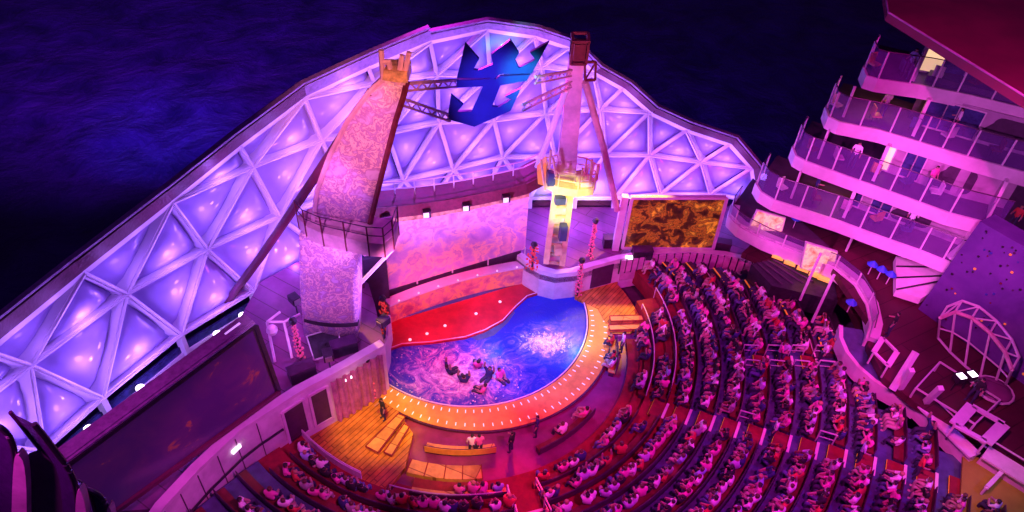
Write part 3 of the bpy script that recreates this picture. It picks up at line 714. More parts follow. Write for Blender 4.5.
# deck skirt below the lattice with flood lamps
sk = thing('glazed_wall', (-20, 31, -2), 'dark glazed band with white beams under the lattice canopy', 'wall')
dl = [ND['D', i] for i in range(-1, 14)]
skm = MB().wall([(p.x, p.y) for p in dl], [-2]*15, [p.z-.9 for p in dl], .2); skm.build('dark_glazing', 'window_glass', sk)
for h_ in (1.6, 3.0):
    b_ = MB()
    for i in range(14):
        a, b = dl[i], dl[i+1]; b_.bar(a-Vector((0, 0, h_)), b-Vector((0, 0, h_)), .2, .34)
    b_.build('beam', 'white_strut', sk)
for i in range(15):
    a = dl[i]; MB().bar(a, a-Vector((0, 0, 4.2)), .45, .4, (1, 0, 0)).build('post', 'white_strut', sk)
for i, (x, y) in enumerate(((76, 433), (129, 391), (208, 335), (234, 316), (276, 295))):
    p = node(x, y); p = p+(ctr_in-p).normalized()*.7
    o = MB().ball(p, .27, .6, 10).build('flood_lamp', 'lamp_white'); tag(o, 'round white flood lamp under the lattice, %s from the left end' % ordn(i+1), 'lamp', 'flood lamps under the lattice')
# ------------------------------------------------------------------ left tower and sail
tw = thing('sail_tower', (-11, 29.5, 3.9), 'tall pink sail-shaped tower with a projected light pattern rising left of the stage', 'tower')
def curved_face(left, right, y, bulge, th, n=10):
    """strip between two pixel polylines set on the plane Y=y, bulging towards the seats"""
    mb = MB(); L_ = [Y(a, b, y) for a, b in left]; R_ = [Y(a, b, y) for a, b in right]; rows = []
    for a, b in zip(L_, R_):
        w = (b-a).length
        f = [a.lerp(b, i/n)+Vector((0, -bulge*w*4*(i/n)*(1-i/n), 0)) for i in range(n+1)]; rows.append(f+[p+Vector((0, th+bulge*w*4*(i/n)*(1-i/n), 0)) for i, p in list(enumerate(f))[::-1]])
    m = len(rows[0]); vs = [p for r_ in rows for p in r_]; fs = []
    for i in range(len(rows)-1):
        for k in range(m): fs.append((i*m+k, i*m+(k+1) % m, (i+1)*m+(k+1) % m, (i+1)*m+k))
    fs += [tuple(range(m)), tuple((len(rows)-1)*m+k for k in range(m))[::-1]]
    mb.add(vs, fs); return mb
curved_face([(304, 336), (300, 290), (299, 235)], [(357, 338), (358, 290), (357, 238)], 29.0, .07, 1.2).build('lower_body', 'sail_projection', tw, True)
curved_face([(304, 322), (304, 319)], [(358, 326), (358, 323)], 28.95, .08, .3).build('dark_band', 'dark_metal', tw)
curved_face([(313, 222), (317, 190), (330, 155), (348, 120), (369, 92), (384, 78)], [(369, 228), (378, 190), (387, 155), (396, 120), (404, 95), (407, 82)], 29.6, .03, .8).build('sail', 'sail_projection', tw, True)
e = MB().tube([Y(a, b, 29.5) for a, b in ((369, 228), (378, 190), (387, 155), (396, 120), (404, 95), (407, 82))], .16); e.build('sail_edge', 'canopy_red', tw)
e = MB().tube([Y(a, b, 29.5) for a, b in ((313, 222), (317, 190), (330, 155), (348, 120), (369, 92), (384, 78))], .14); e.build('sail_edge', 'tower_pink', tw)
# platform
pf = [Y(a, b, y_) for a, b, y_ in ((296, 218, 29.2), (310, 231, 28.0), (340, 240, 27.8), (372, 246, 28.6), (392, 240, 30.5), (398, 226, 32), (350, 222, 31.5), (310, 212, 31))]
zp = sum(p.z for p in pf[:4])/4; pf = [G(a, b, zp) for a, b in ((297, 216), (305, 226), (322, 233), (345, 238), (368, 243), (384, 244), (393, 236), (398, 222), (352, 212), (310, 208))]
MB().prism([p+Vector((0, 0, -.9)) for p in pf], (0, 0, .9)).build('platform', 'tower_pink', tw)
rl = MB()
for hh in (.5, 1.05): rl.tube([p+Vector((0, 0, hh)) for p in pf[:8]], .03)
rl.build('platform_rail', 'bench_back', tw)
for i in range(8): MB().tube([pf[i]-Vector((0, 0, .9)), pf[i]+Vector((0, 0, 1.05))], .045).build('rail_post', 'canopy_red', tw)
top = MB(); yy = 29.4
for a, b in (((383, 80), (381, 50)), ((391, 80), (389, 62)), ((403, 84), (409, 52)), ((398, 84), (402, 55)), ((381, 62), (391, 62))): top.tube([Y(*a, yy), Y(*b, yy)], .13)
top.build('mast_horns', 'tower_pink', tw)
curved_face([(382, 80), (384, 70)], [(408, 83), (407, 72)], 29.2, .05, 1.2).build('gold_head', 'gold_trim', tw)
sw = MB().tube([Y(372, 92, 29.8), Y(320, 170, 31), Y(262, 255, 32.5), Y(203, 335, 33.5)], .26, 8); 
tag(sw.build('stay_pole', 'rim_cover'), 'long slanting purple pole from the sail tower head down to the lattice foot', 'pole', 'slanting stays of the towers')
# scaffold between tower and screen
scf = thing('scaffold', G(368, 262, 6), 'cluster of pink scaffold tubes and rails between sail tower and screen', 'scaffold')
pA = [Y(362, 222, 31), Y(392, 218, 32), Y(392, 250, 32), Y(364, 255, 31)]
for a, b in ((0, 1), (1, 2), (2, 3), (3, 0), (0, 2), (1, 3)): MB().tube([pA[a], pA[b]], .09).build('tube', 'tower_pink', scf)
for k in range(3):
    a = pA[0].lerp(pA[3], (k+.5)/3); b = pA[1].lerp(pA[2], (k+.5)/3); MB().tube([a, b], .07).build('tube', 'canopy_red', scf)
a, b = Y(354, 290, 30.5), Y(392, 250, 31.5); MB().tube([a, b], .12).build('brace', 'white_strut', scf)
# ------------------------------------------------------------------ right (yellow) tower
yt = thing('diving_tower', G(556, 264, 2.1), 'tall tapering column lit pale yellow at its foot and pink above', 'tower')
yy = 39.2
def col4(pL, pR, y, th):
    mb = MB(); rows = []
    for (a, b) in zip(pL, pR):
        l, r_ = Y(*a, y), Y(*b, y); rows += [l, r_, r_+Vector((0, th, 0)), l+Vector((0, th, 0))]
    fs = [(0, 1, 2, 3), tuple(len(rows)-4+i for i in range(4))[::-1]]
    for i in range(len(pL)-1):
        for k in range(4): fs.append((i*4+k, i*4+(k+1) % 4, i*4+4+(k+1) % 4, i*4+4+k))
    return mb.add(rows, fs)
col4([(556, 175), (563, 120), (569, 64)], [(576, 175), (580, 120), (584, 64)], yy, 1.1).build('upper_shaft', 'tower_pink', yt)
lo = MB()
for a, b in (((546, 262), (556, 186)), ((562, 264), (572, 186))): lo.bar(Y(*a, yy), Y(*b, yy), .4, .5, (0, 1, 0))
for k in range(9):
    f = k/8; a = Y(546, 262, yy+.1).lerp(Y(556, 186, yy+.1), f); b = Y(562, 264, yy+.1).lerp(Y(572, 186, yy+.1), f); lo.bar(a, b, .16, .2, (0, 1, 0))
lo.build('ladder_frame', 'tower_yellow', yt)
MB().quad(*[Y(*q, yy+.5) for q in ((546, 264), (563, 266), (572, 186), (556, 186))]).build('back_plate', 'white_paint', yt)
pz = Y(570, 180, yy).z
pl_ = [G(a, b, pz) for a, b in ((543, 172), (546, 181), (558, 187), (578, 190), (594, 188), (597, 180), (585, 172), (560, 168))]
MB().prism([p-Vector((0, 0, .6)) for p in pl_], (0, 0, .6)).build('platform', 'tower_yellow', yt)
rl = MB()
for hh in (.55, 1.1): rl.tube([p+Vector((0, 0, hh)) for p in pl_+[pl_[0]]], .05)
rl.build('platform_rail', 'tower_yellow', yt)
for p in pl_: MB().tube([p, p+Vector((0, 0, 1.1))], .06).build('rail_post', 'tower_yellow', yt)
mc = MB()
for a, b in (((545, 190), (541, 160)), ((549, 168), (551, 150)), ((556, 176), (553, 158)), ((581, 186), (583, 168)), ((590, 184), (592, 160)), ((596, 180), (598, 166))): mc.tube([Y(*a, yy-.7), Y(*b, yy-.7)], .09, 6)
mc.build('pipe_stands', 'tower_yellow', yt)
for (a, b, w_, h_) in ((551, 178, .5, 1.0), (586, 182, .8, .6), (579, 178, .5, .9), (560, 200, .7, .5), (563, 232, .5, 1.3), (558, 250, .5, .6)):
    MB().box(Y(a, b, yy-.5), (w_, .5, h_), .2).build('machine_box', ['tower_yellow', 'white_paint', 'aisle_blue'][int(a) % 3], yt)
for x in (584, 589, 594): 
    a = Y(x, 186, yy-.5); MB().tube([a, a+Vector((.1, 0, 1.7))], .1).build('lamp_stand', 'nosing_white', yt)
q = [Y(*q, yy-.3) for q in ((571, 64), (586, 64), (589, 42), (573, 42))]
cg = MB()
for a, b in zip(q, q[1:]+q[:1]): cg.bar(a, b, .16, .16, (0, 1, 0)); cg.bar(a+Vector((0, 1.3, 0)), b+Vector((0, 1.3, 0)), .16, .16, (0, 1, 0)); cg.bar(a, a+Vector((0, 1.3, 0)), .16, .16)
cg.build('head_cage', 'canopy_red', yt)
MB().prism([q[0].lerp(q[2], .12), q[1].lerp(q[3], .12), q[2].lerp(q[0], .12), q[3].lerp(q[1], .12)], (0, .9, 0)).build('winch_box', 'canopy_red', yt)
# side cage
q = [Y(*q_, yy) for q_ in ((585, 80), (595, 80), (596, 62), (585, 62))]; cg = MB()
for a, b in zip(q, q[1:]+q[:1]): cg.bar(a, b, .14, .14, (0, 1, 0))
cg.bar(q[0], q[2], .1, .1, (0, 1, 0)); cg.build('side_cage', 'canopy_red', yt)
tag(MB().tube([Y(585, 82, yy), Y(604, 150, yy+1), Y(617, 210, yy+2)], .24, 8).build('stay_pole', 'tower_pink'), 'slanting pink pole from the column head down behind the gold screen', 'pole', 'slanting stays of the towers')
tag(MB().tube([Y(566, 90, yy), Y(548, 140, yy+1), Y(530, 185, yy+2)], .2, 8).build('stay_pole', 'white_strut'), 'slanting lilac pole from the column down to the stage canopy', 'pole', 'slanting stays of the towers')
tg = Y(523, 186, 38); 
tag(MB().prism([Y(a, b, 39.0) for a, b in ((537, 172), (546, 162), (549, 172), (545, 186), (538, 184))], (0, .8, 0)).build('yellow_bracket', 'nosing_orange'), 'yellow bracket joining the canopy end to the tower platform', 'bracket')
# ------------------------------------------------------------------ emblem: crown above an anchor
def zpx(l): return [(370+x/4.265, 10+y/4.265) for x, y in l]
crown = zpx([(370, 290), (405, 142), (465, 210), (440, 255), (462, 258), (526, 232), (515, 192), (598, 128), (635, 185), (618, 214), (634, 248), (706, 212), (682, 182), (765, 135), (690, 270), (552, 275), (535, 290)])
anch = zpx([(370, 298), (535, 296), (552, 284), (684, 276), (668, 302), (556, 322), (520, 412), (545, 416), (602, 382), (575, 370), (643, 335), (600, 430), (445, 498), (330, 465), (345, 362), (397, 405), (370, 435), (434, 432), (482, 326), (370, 332)])
em = thing('crown_anchor_emblem', Y(490, 100, 34), 'giant blue emblem of a crown over an anchor slung between the towers', 'emblem')
for nm, pl_ in (('crown', crown), ('anchor', anch)):
    pts = [Y(a, b, 34.0) for a, b in pl_]
    me = bpy.data.meshes.new(nm); bm = bmesh.new(); vs = [bm.verts.new(p-LOC[em.name]) for p in pts]; f = bm.faces.new(vs)
    ex = bmesh.ops.extrude_face_region(bm, geom=[f]); bmesh.ops.translate(bm, vec=(0, .22, 0), verts=[v for v in ex['geom'] if isinstance(v, bmesh.types.BMVert)])
    bmesh.ops.triangulate(bm, faces=[f_ for f_ in bm.faces if len(f_.verts) > 4]); bmesh.ops.recalc_face_normals(bm, faces=bm.faces); bm.to_mesh(me); bm.free()
    me.materials.append(M['emblem_blue']); o = bpy.data.objects.new(nm, me); COL.objects.link(o); o.parent = em; LOC[o.name] = LOC[em.name]
MB().bar(Y(492, 82, 34.3), Y(496, 77, 34.3), .5, .5, (0, 1, 0)).build('joint', 'emblem_blue', em)
for i, (a, b, y0, y1, lab) in enumerate((((404, 87), (458, 83), 29.8, 34.2, 'upper pink truss from the sail tower to the emblem'), ((400, 101), (450, 118), 29.8, 34.2, 'lower pink truss from the sail tower to the emblem'),
                             ((535, 80), (572, 73), 34.3, 39.3, 'upper pink truss from the emblem to the tall column'), ((522, 108), (572, 84), 34.3, 39.3, 'lower pink truss from the emblem to the tall column'))):
    p, q = Y(*a, y0), Y(*b, y1); t = MB(); d = (q-p)
    for off in ((0, 0, .2), (0, 0, -.2), (0, .3, 0)): t.tube([p+Vector(off), q+Vector(off)], .07, 5)
    n = 10
    for j in range(n): t.tube([p+d*(j/n)+Vector((0, 0, .2 if j % 2 else -.2)), p+d*((j+1)/n)+Vector((0, 0, -.2 if j % 2 else .2))], .05, 4)
    tag(t.build('emblem_truss', 'tower_pink'), lab, 'truss', 'trusses holding the emblem')
# ------------------------------------------------------------------ raised deck clutter left: monitor, speaker, frames
def fixture(px, py, z, kind, lab, rz_=0):
    p = G(px, py, z); 
    if kind == 'monitor':
        t = thing('tilted_monitor', p, lab, 'monitor'); m = Matrix.Rotation(.5, 3, 'Z')
        c = [p+m@Vector(v) for v in ((-.9, -.6, .3), (.9, -.6, .3), (.9, .7, 1.1), (-.9, .7, 1.1))]
        MB().prism(c, (0, .1, -.18)).build('panel', 'dark_metal', t)
        e = MB()
        for a, b in zip(c, c[1:]+c[:1]): e.bar(a, b, .07, .07)
        e.build('frame', 'rail_metal', t); MB().tube([p, p+Vector((0, 0, .7))], .08).build('stand', 'dark_metal', t)
    elif kind == 'speaker':
        t = thing('spot_lantern', p, lab, 'stage lamp', 'stage lamps on stands'); MB().tube([p, p+Vector((0, 0, 1.2))], .05).build('stand', 'dark_metal', t)
        b = MB().box(p+Vector((0, 0, 1.5)), (.55, .7, .5), rz_).build('housing', 'dark_metal', t); MB().box(p+Vector((math.sin(rz_)*.38, -math.cos(rz_)*.38, 1.5)), (.4, .06, .36), rz_).build('lens', 'steel', b)
    elif kind == 'bin':
        t = thing('equipment_box', p, lab, 'box', 'equipment boxes on the raised decks'); b = MB().box(p+Vector((0, 0, .45)), (1.5, .7, .8), rz_).build('body', 'dark_metal', t); MB().box(p+Vector((0, 0, .9)), (1.56, .76, .1), rz_).build('lid', 'bench_back', t)
fixture(327, 352, 3.9, 'monitor', 'tilted black monitor panel standing on the left raised deck')
fixture(331, 372, 3.9, 'speaker', 'small black stage lamp on a stand below the tilted monitor', .4)
fixture(385, 338, 3.9, 'speaker', 'black stage lamp on a stand beside the left doorway', -.6)
fixture(298, 316, 3.9, 'speaker', 'black stage lamp on a stand left of the sail tower foot', .8)
fixture(345, 352, 3.9, 'bin', 'low dark box right of the tilted monitor', .5)
fixture(303, 377, 3.9, 'bin', 'long lidded box near the gallery edge on the left raised deck', .62)
fixture(641, 258, 2.1, 'bin', 'small dark box on the raised deck at the foot of the gold screen', .1)
fixture(612, 246, 2.1, 'bin', 'blue-lit box on the raised deck behind the pink beaded column', .1)
fixture(719, 250, 2.1, 'bin', 'dark box on the raised deck at the right end of the gold screen', -.2)
# goal-like white frame on the left deck
t = thing('lamp_gantry', G(275, 350, 3.9), 'open white frame with a round lamp head on the left raised deck', 'frame')
for a, b in (((275, 362), (267, 322)), ((292, 358), (284, 322)), ((267, 322), (284, 322)), ((284, 322), (300, 314)), ((267, 322), (280, 312))):
    MB().tube([G(*a, 3.95) if a[1] > 340 else G(*a, 5.9), G(*b, 5.9)], .08).build('tube', 'white_paint', t)
MB().ball(G(272, 330, 5.9), .35).build('lamp_head', 'balcony_white', t)
# ------------------------------------------------------------------ right balconies
def deck(i, z, px, lab, depth, railh, wall_from=.4, npost=1.35):
    line = [xy(G(a, b, z)) for a, b in px]
    # smooth resample
    pts = []
    for a, b in zip(line, line[1:]):
        n = max(1, int((b-a).length/.6))
        for j in range(n): pts.append(a.lerp(b, j/n))
    pts.append(line[-1])
    t = thing('balcony_deck', (pts[0].x, pts[0].y, z), lab, 'balcony', 'stacked balcony decks on the right')
    nr = Vector((.52, .86))
    tip = pts[0]; back = [p+nr*depth for p in pts]
    poly = pts+[back[-1], back[0]+(pts[1]-pts[0])*0]
    MB().prism([(p.x, p.y, z-.55) for p in poly], (0, 0, .5)).build('floor_slab', 'balcony_floor', t)
    MB().wall([(p.x, p.y) for p in [pts[0]+nr*1.6]+pts], z-.85, z+.06, -.16).build('white_fascia', 'balcony_white', t)
    base = pts
    full = [pts[0]+nr*(1.5-k*.5) for k in range(3)]+base
    rail = MB().tube([(p.x, p.y, z+railh) for p in full], .035); rail.build('glass_rail', 'bench_back', t)
    gl = MB()
    for a, b in zip(full, full[1:]): gl.quad((a.x, a.y, z+.08), (b.x, b.y, z+.08), (b.x, b.y, z+railh-.05), (a.x, a.y, z+railh-.05))
    gl.build('glass_panels', 'glass', t)
    acc = 9
    for a, b in zip(full, full[1:]):
        acc += (b-a).length
        if acc >= npost: MB().tube([(a.x, a.y, z), (a.x+.0, a.y, z+railh)], .06, 5).build('glass_post', 'balcony_white', t); acc = 0
    return t, pts, nr
DK = {
 2: (8.3, [(757, 184), (762, 192), (775, 200), (800, 208), (840, 221), (880, 236), (920, 250), (955, 264)]),
 3: (11.1, [(794, 148), (797, 156), (806, 161), (850, 177), (900, 195), (950, 213), (985, 222), (1000, 226)]),
 4: (13.9, [(827, 108), (830, 117), (840, 122), (880, 130), (930, 145), (980, 160), (1024, 172), (1060, 182)]),
 5: (16.7, [(865, 68), (868, 76), (878, 79), (920, 85), (970, 95), (1024, 108), (1070, 118)])}
names_ = {2: 'lowest of the four long glass-railed balconies with red-tinted panes', 3: 'second long glass-railed balcony up, above the lit orange doorway', 4: 'third long glass-railed balcony up, with blue-violet panes', 5: 'topmost glass-railed balcony, just under the dark red roof'}
for i, (z, px) in DK.items():
    t, pts, nr = deck(i, z, px, names_[i], 5.0, 1.85)
    # cabin wall set back
    n = len(pts); s0 = int(n*(.42 if i < 5 else .3)); w = [p+nr*2.3 for p in pts[s0:]]
    cw = thing('cabin_wall', (w[0].x, w[0].y, z), 'pink cabin wall set back on the %s balcony deck' % {2: 'lowest', 3: 'second', 4: 'third', 5: 'topmost'}[i], 'wall', 'cabin walls behind the balconies')
    MB().wall([(p.x, p.y) for p in w], z+.0, z+2.24, .3).build('wall_panel', 'cabin_paint', cw)
    d = (w[-1]-w[0]).normalized(); nn_ = Vector((-nr.x, -nr.y, 0)).normalized()
    L_ = len(w)
    for (f0, f1, mm) in ((.02, .16, 'lit_window' if i in (5, 3) else 'window_glass'), (.2, .29, 'window_glass'), (.3, .39, 'window_glass'), (.45, .8, 'recess')):
        a, b = w[int(f0*(L_-1))], w[max(int(f0*(L_-1))+1, int(f1*(L_-1)))]
        dd_ = (b-a).normalized(); n3 = Vector((dd_.y, -dd_.x, 0)); 
        if n3.dot(nn_) < 0: n3 = -n3
        if mm == 'recess':  # dark panel laid on the wall; the cutout's shade is its colour
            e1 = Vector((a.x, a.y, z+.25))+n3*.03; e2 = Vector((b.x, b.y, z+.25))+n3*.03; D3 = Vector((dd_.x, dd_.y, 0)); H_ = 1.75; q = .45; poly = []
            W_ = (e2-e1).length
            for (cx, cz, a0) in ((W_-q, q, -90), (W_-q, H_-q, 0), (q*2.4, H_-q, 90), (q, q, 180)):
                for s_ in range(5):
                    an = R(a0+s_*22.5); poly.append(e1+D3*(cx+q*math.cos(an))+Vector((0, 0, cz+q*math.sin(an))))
            MB().prism(poly, n3*.05).build('rounded_dark_panel', 'recess', cw)
        else:
            p = MB().bar(Vector((a.x, a.y, z+1.1))+n3*.04, Vector((b.x, b.y, z+1.1))+n3*.04, 1.9, .06, n3).build('cabin_window', mm, cw)
            fr = MB(); A3, B3 = Vector((a.x, a.y, 0))+n3*.07, Vector((b.x, b.y, 0))+n3*.07
            for zz in (z+.12, z+2.08): fr.bar(A3+Vector((0, 0, zz)), B3+Vector((0, 0, zz)), .1, .08, n3)
            for P_ in (A3, B3): fr.bar(P_+Vector((0, 0, z+.12)), P_+Vector((0, 0, z+2.08)), .08, .07, n3)
            fr.build('window_frame', 'balcony_white', p)
    # partition between suites, slanted fin
    for f in (.42, .95) if i < 5 else (.3,):
        a = pts[min(n-1, int(n*f))]+nr*.5; b = a+nr*1.9
        tag(MB().prism([(a.x, a.y, z), (b.x, b.y, z), (b.x, b.y, z+2.2), (a.x+nr.x*1.0, a.y+nr.y*1.0, z+2.2)], (.18, -.1, 0)).build('partition_fin', 'balcony_white'), 'slanting pink partition %s on the %s balcony' % ('at the inner end' if f > .5 else 'near the open end', {2: 'lowest', 3: 'second', 4: 'third', 5: 'topmost'}[i]), 'partition', 'partitions between balconies')
    # furniture: loungers / tables on the deck near the open end
    for j in range(5):
        f = .12+.15*j; a = pts[int(n*f)]+nr*1.3
        tt = thing('deck_chair', (a.x, a.y, z), 'small deck chair %s from the open end of the %s balcony' % (ordn(j+1), {2: 'lowest', 3: 'second', 4: 'third', 5: 'topmost'}[i]), 'chair', 'deck chairs on the balconies')
        mm = ['bench_yellow', 'aisle_blue', 'white_paint', 'bench_red', 'screen_pink'][(i+j) % 5]
        MB().box((a.x, a.y, z+.4), (.6, .6, .12), .5+j).build('seat', mm, tt); c_ = Vector((a.x, a.y, z+.75))+Vector((-math.sin(.5+j), math.cos(.5+j), 0))*.27
        MB().box(c_, (.6, .08, .65), .5+j).build('backrest', mm, tt)
        for sx in (-1, 1):
            for sy in (-1, 1):
                q = Matrix.Rotation(.5+j, 3, 'Z')@Vector((sx*.25, sy*.25, 0)); MB().tube([(a.x+q.x, a.y+q.y, z), (a.x+q.x, a.y+q.y, z+.35)], .03, 4).build('leg', 'dark_metal', tt)
    # column at the tip from deck to deck
    if i < 5:
        a = pts[3]+nr*.9; tag(MB().tube([(a.x, a.y, z-.0), (a.x, a.y, z+2.24)], .09, 8).build('deck_column', 'balcony_white'), 'thin white column at the open end of the %s balcony' % {2: 'lowest', 3: 'second', 4: 'third'}[i], 'column', 'columns at the balcony ends')
# mass of the ship behind the cabins
struct(MB().prism([(26.5, 43.5, 3), (34, 39, 3), (60, 39, 3), (60, 60, 3), (32, 52, 3)], (0, 0, 14)).build('ship_superstructure', 'recess'))
# big frame at right of balconies 2 and 3 (pink slanting band)
for z0_, z1_, pa, pb, lab in ((8.3, 11.0, (955, 264), (1003, 226), 'slanting pink pier joining the lowest and second balcony decks'), (5.5, 8.2, (950, 300), (962, 268), 'pink pier below the lowest balcony beside the purple wall')):
    a, b = G(*pa, z0_), G(*pb, z1_); tag(MB().bar(a, b, .9, 1.2, (0, 1, 0)).build('slanting_pier', 'balcony_white'), lab, 'pier', 'slanting piers')
# ------------------------------------------------------------------ lower deck 1 with parapets and the bar area
z = 5.5
px1 = [(732, 207), (730, 217), (740, 227), (765, 240), (800, 254), (835, 268), (856, 285), (868, 305), (872, 325), (868, 340)]
t, pts, nr = deck(1, z, px1, 'lowest curved terrace deck with a wide pink rim above the right rows', 5.0, 1.1, npost=1.5)
MB().wall([(p.x, p.y) for p in pts], z-.05, z+.3, .55).build('wide_rim', 'balcony_white', t)
fl = [xy(G(a, b, z)) for a, b in ((868, 335), (850, 340), (842, 330), (838, 345), (850, 368), (880, 392), (915, 410), (960, 436), (1000, 458), (1060, 490))]
flp = [Vector((p.x, p.y, z-.5)) for p in (xy(G(a, b, z)) for a, b in ((872, 325), (868, 345), (885, 378), (915, 402), (960, 430), (1000, 450), (1060, 480)))]+[Vector((40, 22, z-.5)), Vector((40, 40, z-.5)), Vector((28, 44, z-.5)), Vector((24, 41, z-.5)), Vector((22, 38, z-.5))]
struct(MB().prism(flp, (0, 0, .48)).build('promenade_floor', 'promenade'))
struct(MB().prism([Vector((p[0], p[1], 3.4)) for p in ((17, 40.2), (19.5, 38.6), (22, 37.3), (23.2, 34.9), (23.2, 33), (34, 30), (34, 44), (22, 46))], (0, 0, .5)).build('lower_promenade', 'promenade'))
# curved ledge (840,330)-(925,408)
lo_ = [G(a, b, 4.6) for a, b in ((841, 330), (841, 342), (847, 356), (858, 370), (874, 384), (892, 394), (908, 402), (918, 410))]
li_ = [G(a, b, 4.6) for a, b in ((860, 333), (866, 344), (874, 356), (884, 367), (896, 378), (908, 388), (920, 398), (927, 404))]
lg2 = thing('curved_ledge', lo_[3], 'blue-violet topped ledge with a thick pink lip curving above the right seats', 'ledge')
mb = MB()
for i in range(7): mb.prism([lo_[i], lo_[i+1], li_[i+1], li_[i]], (0, 0, .3))
mb.build('top', 'aisle_blue', lg2); MB().wall([(p.x, p.y) for p in lo_], 3.9, 5.0, -.25).build('lip', 'balcony_white', lg2)
# parapets running to the lower right
for (pa, pb, w_, zz, lab) in (((922, 404), (975, 456), 1.0, 5.3, 'straight pink parapet running down to the right edge of the seats'), ((985, 452), (1040, 486), 1.3, 5.7, 'bright pink parapet block above the olive floor')):
    a, b = G(*pa, zz), G(*pb, zz); t = thing('parapet', a, lab, 'parapet', 'pink parapets at lower right'); d = (b-a).normalized(); n_ = Vector((-d.y, d.x, 0))
    MB().bar(a-Vector((0, 0, .6)), b-Vector((0, 0, .6)), .3, 1.2).build('wall_panel', 'balcony_white', t); MB().bar(a, b, w_*.8, .12).build('coping', 'gallery_white', t)
    MB().tube([a+n_*.5+Vector((0, 0, .5)), b+n_*.5+Vector((0, 0, .5))], .05).build('handrail', 'rail_metal', t)
struct(MB().prism([G(a, b, 4.7) for a, b in ((962, 452), (1060, 500), (1060, 580), (955, 580))], (0, 0, .15)).build('olive_landing', 'olive_floor'))
p = [G(981, 494, 4.9), G(1006, 468, 4.9)]; t = thing('white_barrier', p[0], 'short white barrier bar standing on the olive landing', 'barrier'); MB().bar(p[0]+Vector((0, 0, .6)), p[1]+Vector((0, 0, .6)), .2, .2).build('bar', 'white_paint', t)
for q in p: MB().tube([q, q+Vector((0, 0, .6))], .06).build('post', 'white_paint', t)
# white open frames on the promenade
def wframe(px4, z0_, lab, m='balcony_white', w=.3):
    pts = [G(a, b, z0_) for a, b in px4]; t = thing('open_frame', pts[0], lab, 'frame', 'white rail frames on the promenade'); 
    for i in range(len(pts)):
        a, b = pts[i], pts[(i+1) % len(pts)]; MB().bar(a, b, w if i % 2 == 0 else w*.5, .12).build('rail', m, t)
    for p in pts: MB().tube([(p.x, p.y, 5.5), p], .06, 5).build('post', m, t)
wframe([(955, 425), (972, 406), (1004, 424), (986, 442)], 6.5, 'largest white square rail frame at lower right of the promenade', w=.6)
wframe([(874, 352), (883, 338), (897, 352), (888, 366)], 6.5, 'white diamond-shaped rail frame beside the curved ledge')
wframe([(916, 388), (940, 362), (1000, 400), (975, 424)], 6.3, 'thin long rail frame in the middle of the promenade', 'rail_metal', .08)
for a, b, lab in (((892, 390), (916, 352), 'longest slanting pink post beside the ledge'), ((900, 388), (912, 370), 'short thin pink post beside the ledge'), ((926, 402), (941, 388), 'lower slanting pink post near the parapet')):
    tag(MB().bar(G(*a, 5.6), G(*b, 7.5), .28, .28, (0, 1, 0)).build('slanting_post', 'balcony_white'), lab, 'post', 'slanting pink posts by the ledge')
for a, b in (((800, 300), (820, 268)), ((838, 268), (846, 236)), ((812, 322), (832, 285))):
    p = G(*a, 3.9); tag(MB().tube([p, Vector((p.x+.1, p.y+.1, 8.0))], .09, 8).build('support_column', 'balcony_white'), 'thin pink column under the balconies, %s' % ('by the bar' if a[0] == 800 else 'beside the lit picture' if a[0] == 838 else 'nearest the seats'), 'column', 'thin columns under the balconies')
# lit picture panels and yellow lights of the bar
for (px4, zz, m, lab) in (([(800, 268), (806, 242), (838, 252), (832, 278)], 0, 'lit_window', 'square glowing picture panel standing under the balconies'), ([(748, 228), (757, 210), (786, 218), (780, 240)], 0, 'lit_window', 'long glowing picture panel on the lowest terrace')):
    c0 = G(*px4[0], 5.55 if px4[0][0] < 780 else 5.0); q = [Y(*p_, c0.y) for p_ in px4]
    t = thing('picture_panel', c0, lab, 'panel', 'glowing picture panels'); MB().prism(q, (0, .15, 0)).build('board', 'balcony_white', t)
    k = 1/1.08; g = sum(q, Vector())/4; MB().prism([g+(p_-g)*k+Vector((0, -.03, 0)) for p_ in q], (0, -.02, 0)).build('picture', 'pic', t) if 'pic' in M else (patterned('pic', [(.35, (.45, .16, .1)), (.5, (.9, .55, .35)), (.6, (.6, .2, .3)), (.7, (.95, .75, .5))], 1.2, 1, emit=.8), MB().prism([g+(p_-g)*k+Vector((0, -.03, 0)) for p_ in q], (0, -.02, 0)).build('picture', 'pic', t))
for i, (a, b) in enumerate(((778, 262), (790, 268), (803, 274), (815, 280), (824, 284))):
    p = G(a, b-5, 4.6); tag(MB().box(p, (.8, .35, .18), -.5).box(p+Vector((0, 0, .12)), (.5, .2, .08), -.5).build('yellow_lamp', 'lit_yellow'), 'oblong yellow lamp on the rim over the top rows, %s from the left' % ordn(i+1), 'lamp', 'yellow lamps along the terrace rim')
ob = [G(a, b, 3.95) for a, b in ((750, 268), (782, 262), (832, 285), (836, 305), (770, 290))]
bk = thing('control_booth', ob[0], 'long dark ribbed control booth roof above the right top rows', 'booth')
MB().prism([p-Vector((0, 0, 1.2)) for p in ob], (0, 0, 1.6)).build('roof', 'dark_metal', bk)
for j in range(6):
    a = ob[1].lerp(ob[0], j/6)+Vector((0, 0, .44)); b = ob[2].lerp(ob[4], j/6)+Vector((0, 0, .44)); MB().tube([a, b], .05, 5).build('rib', 'bench_back', bk)
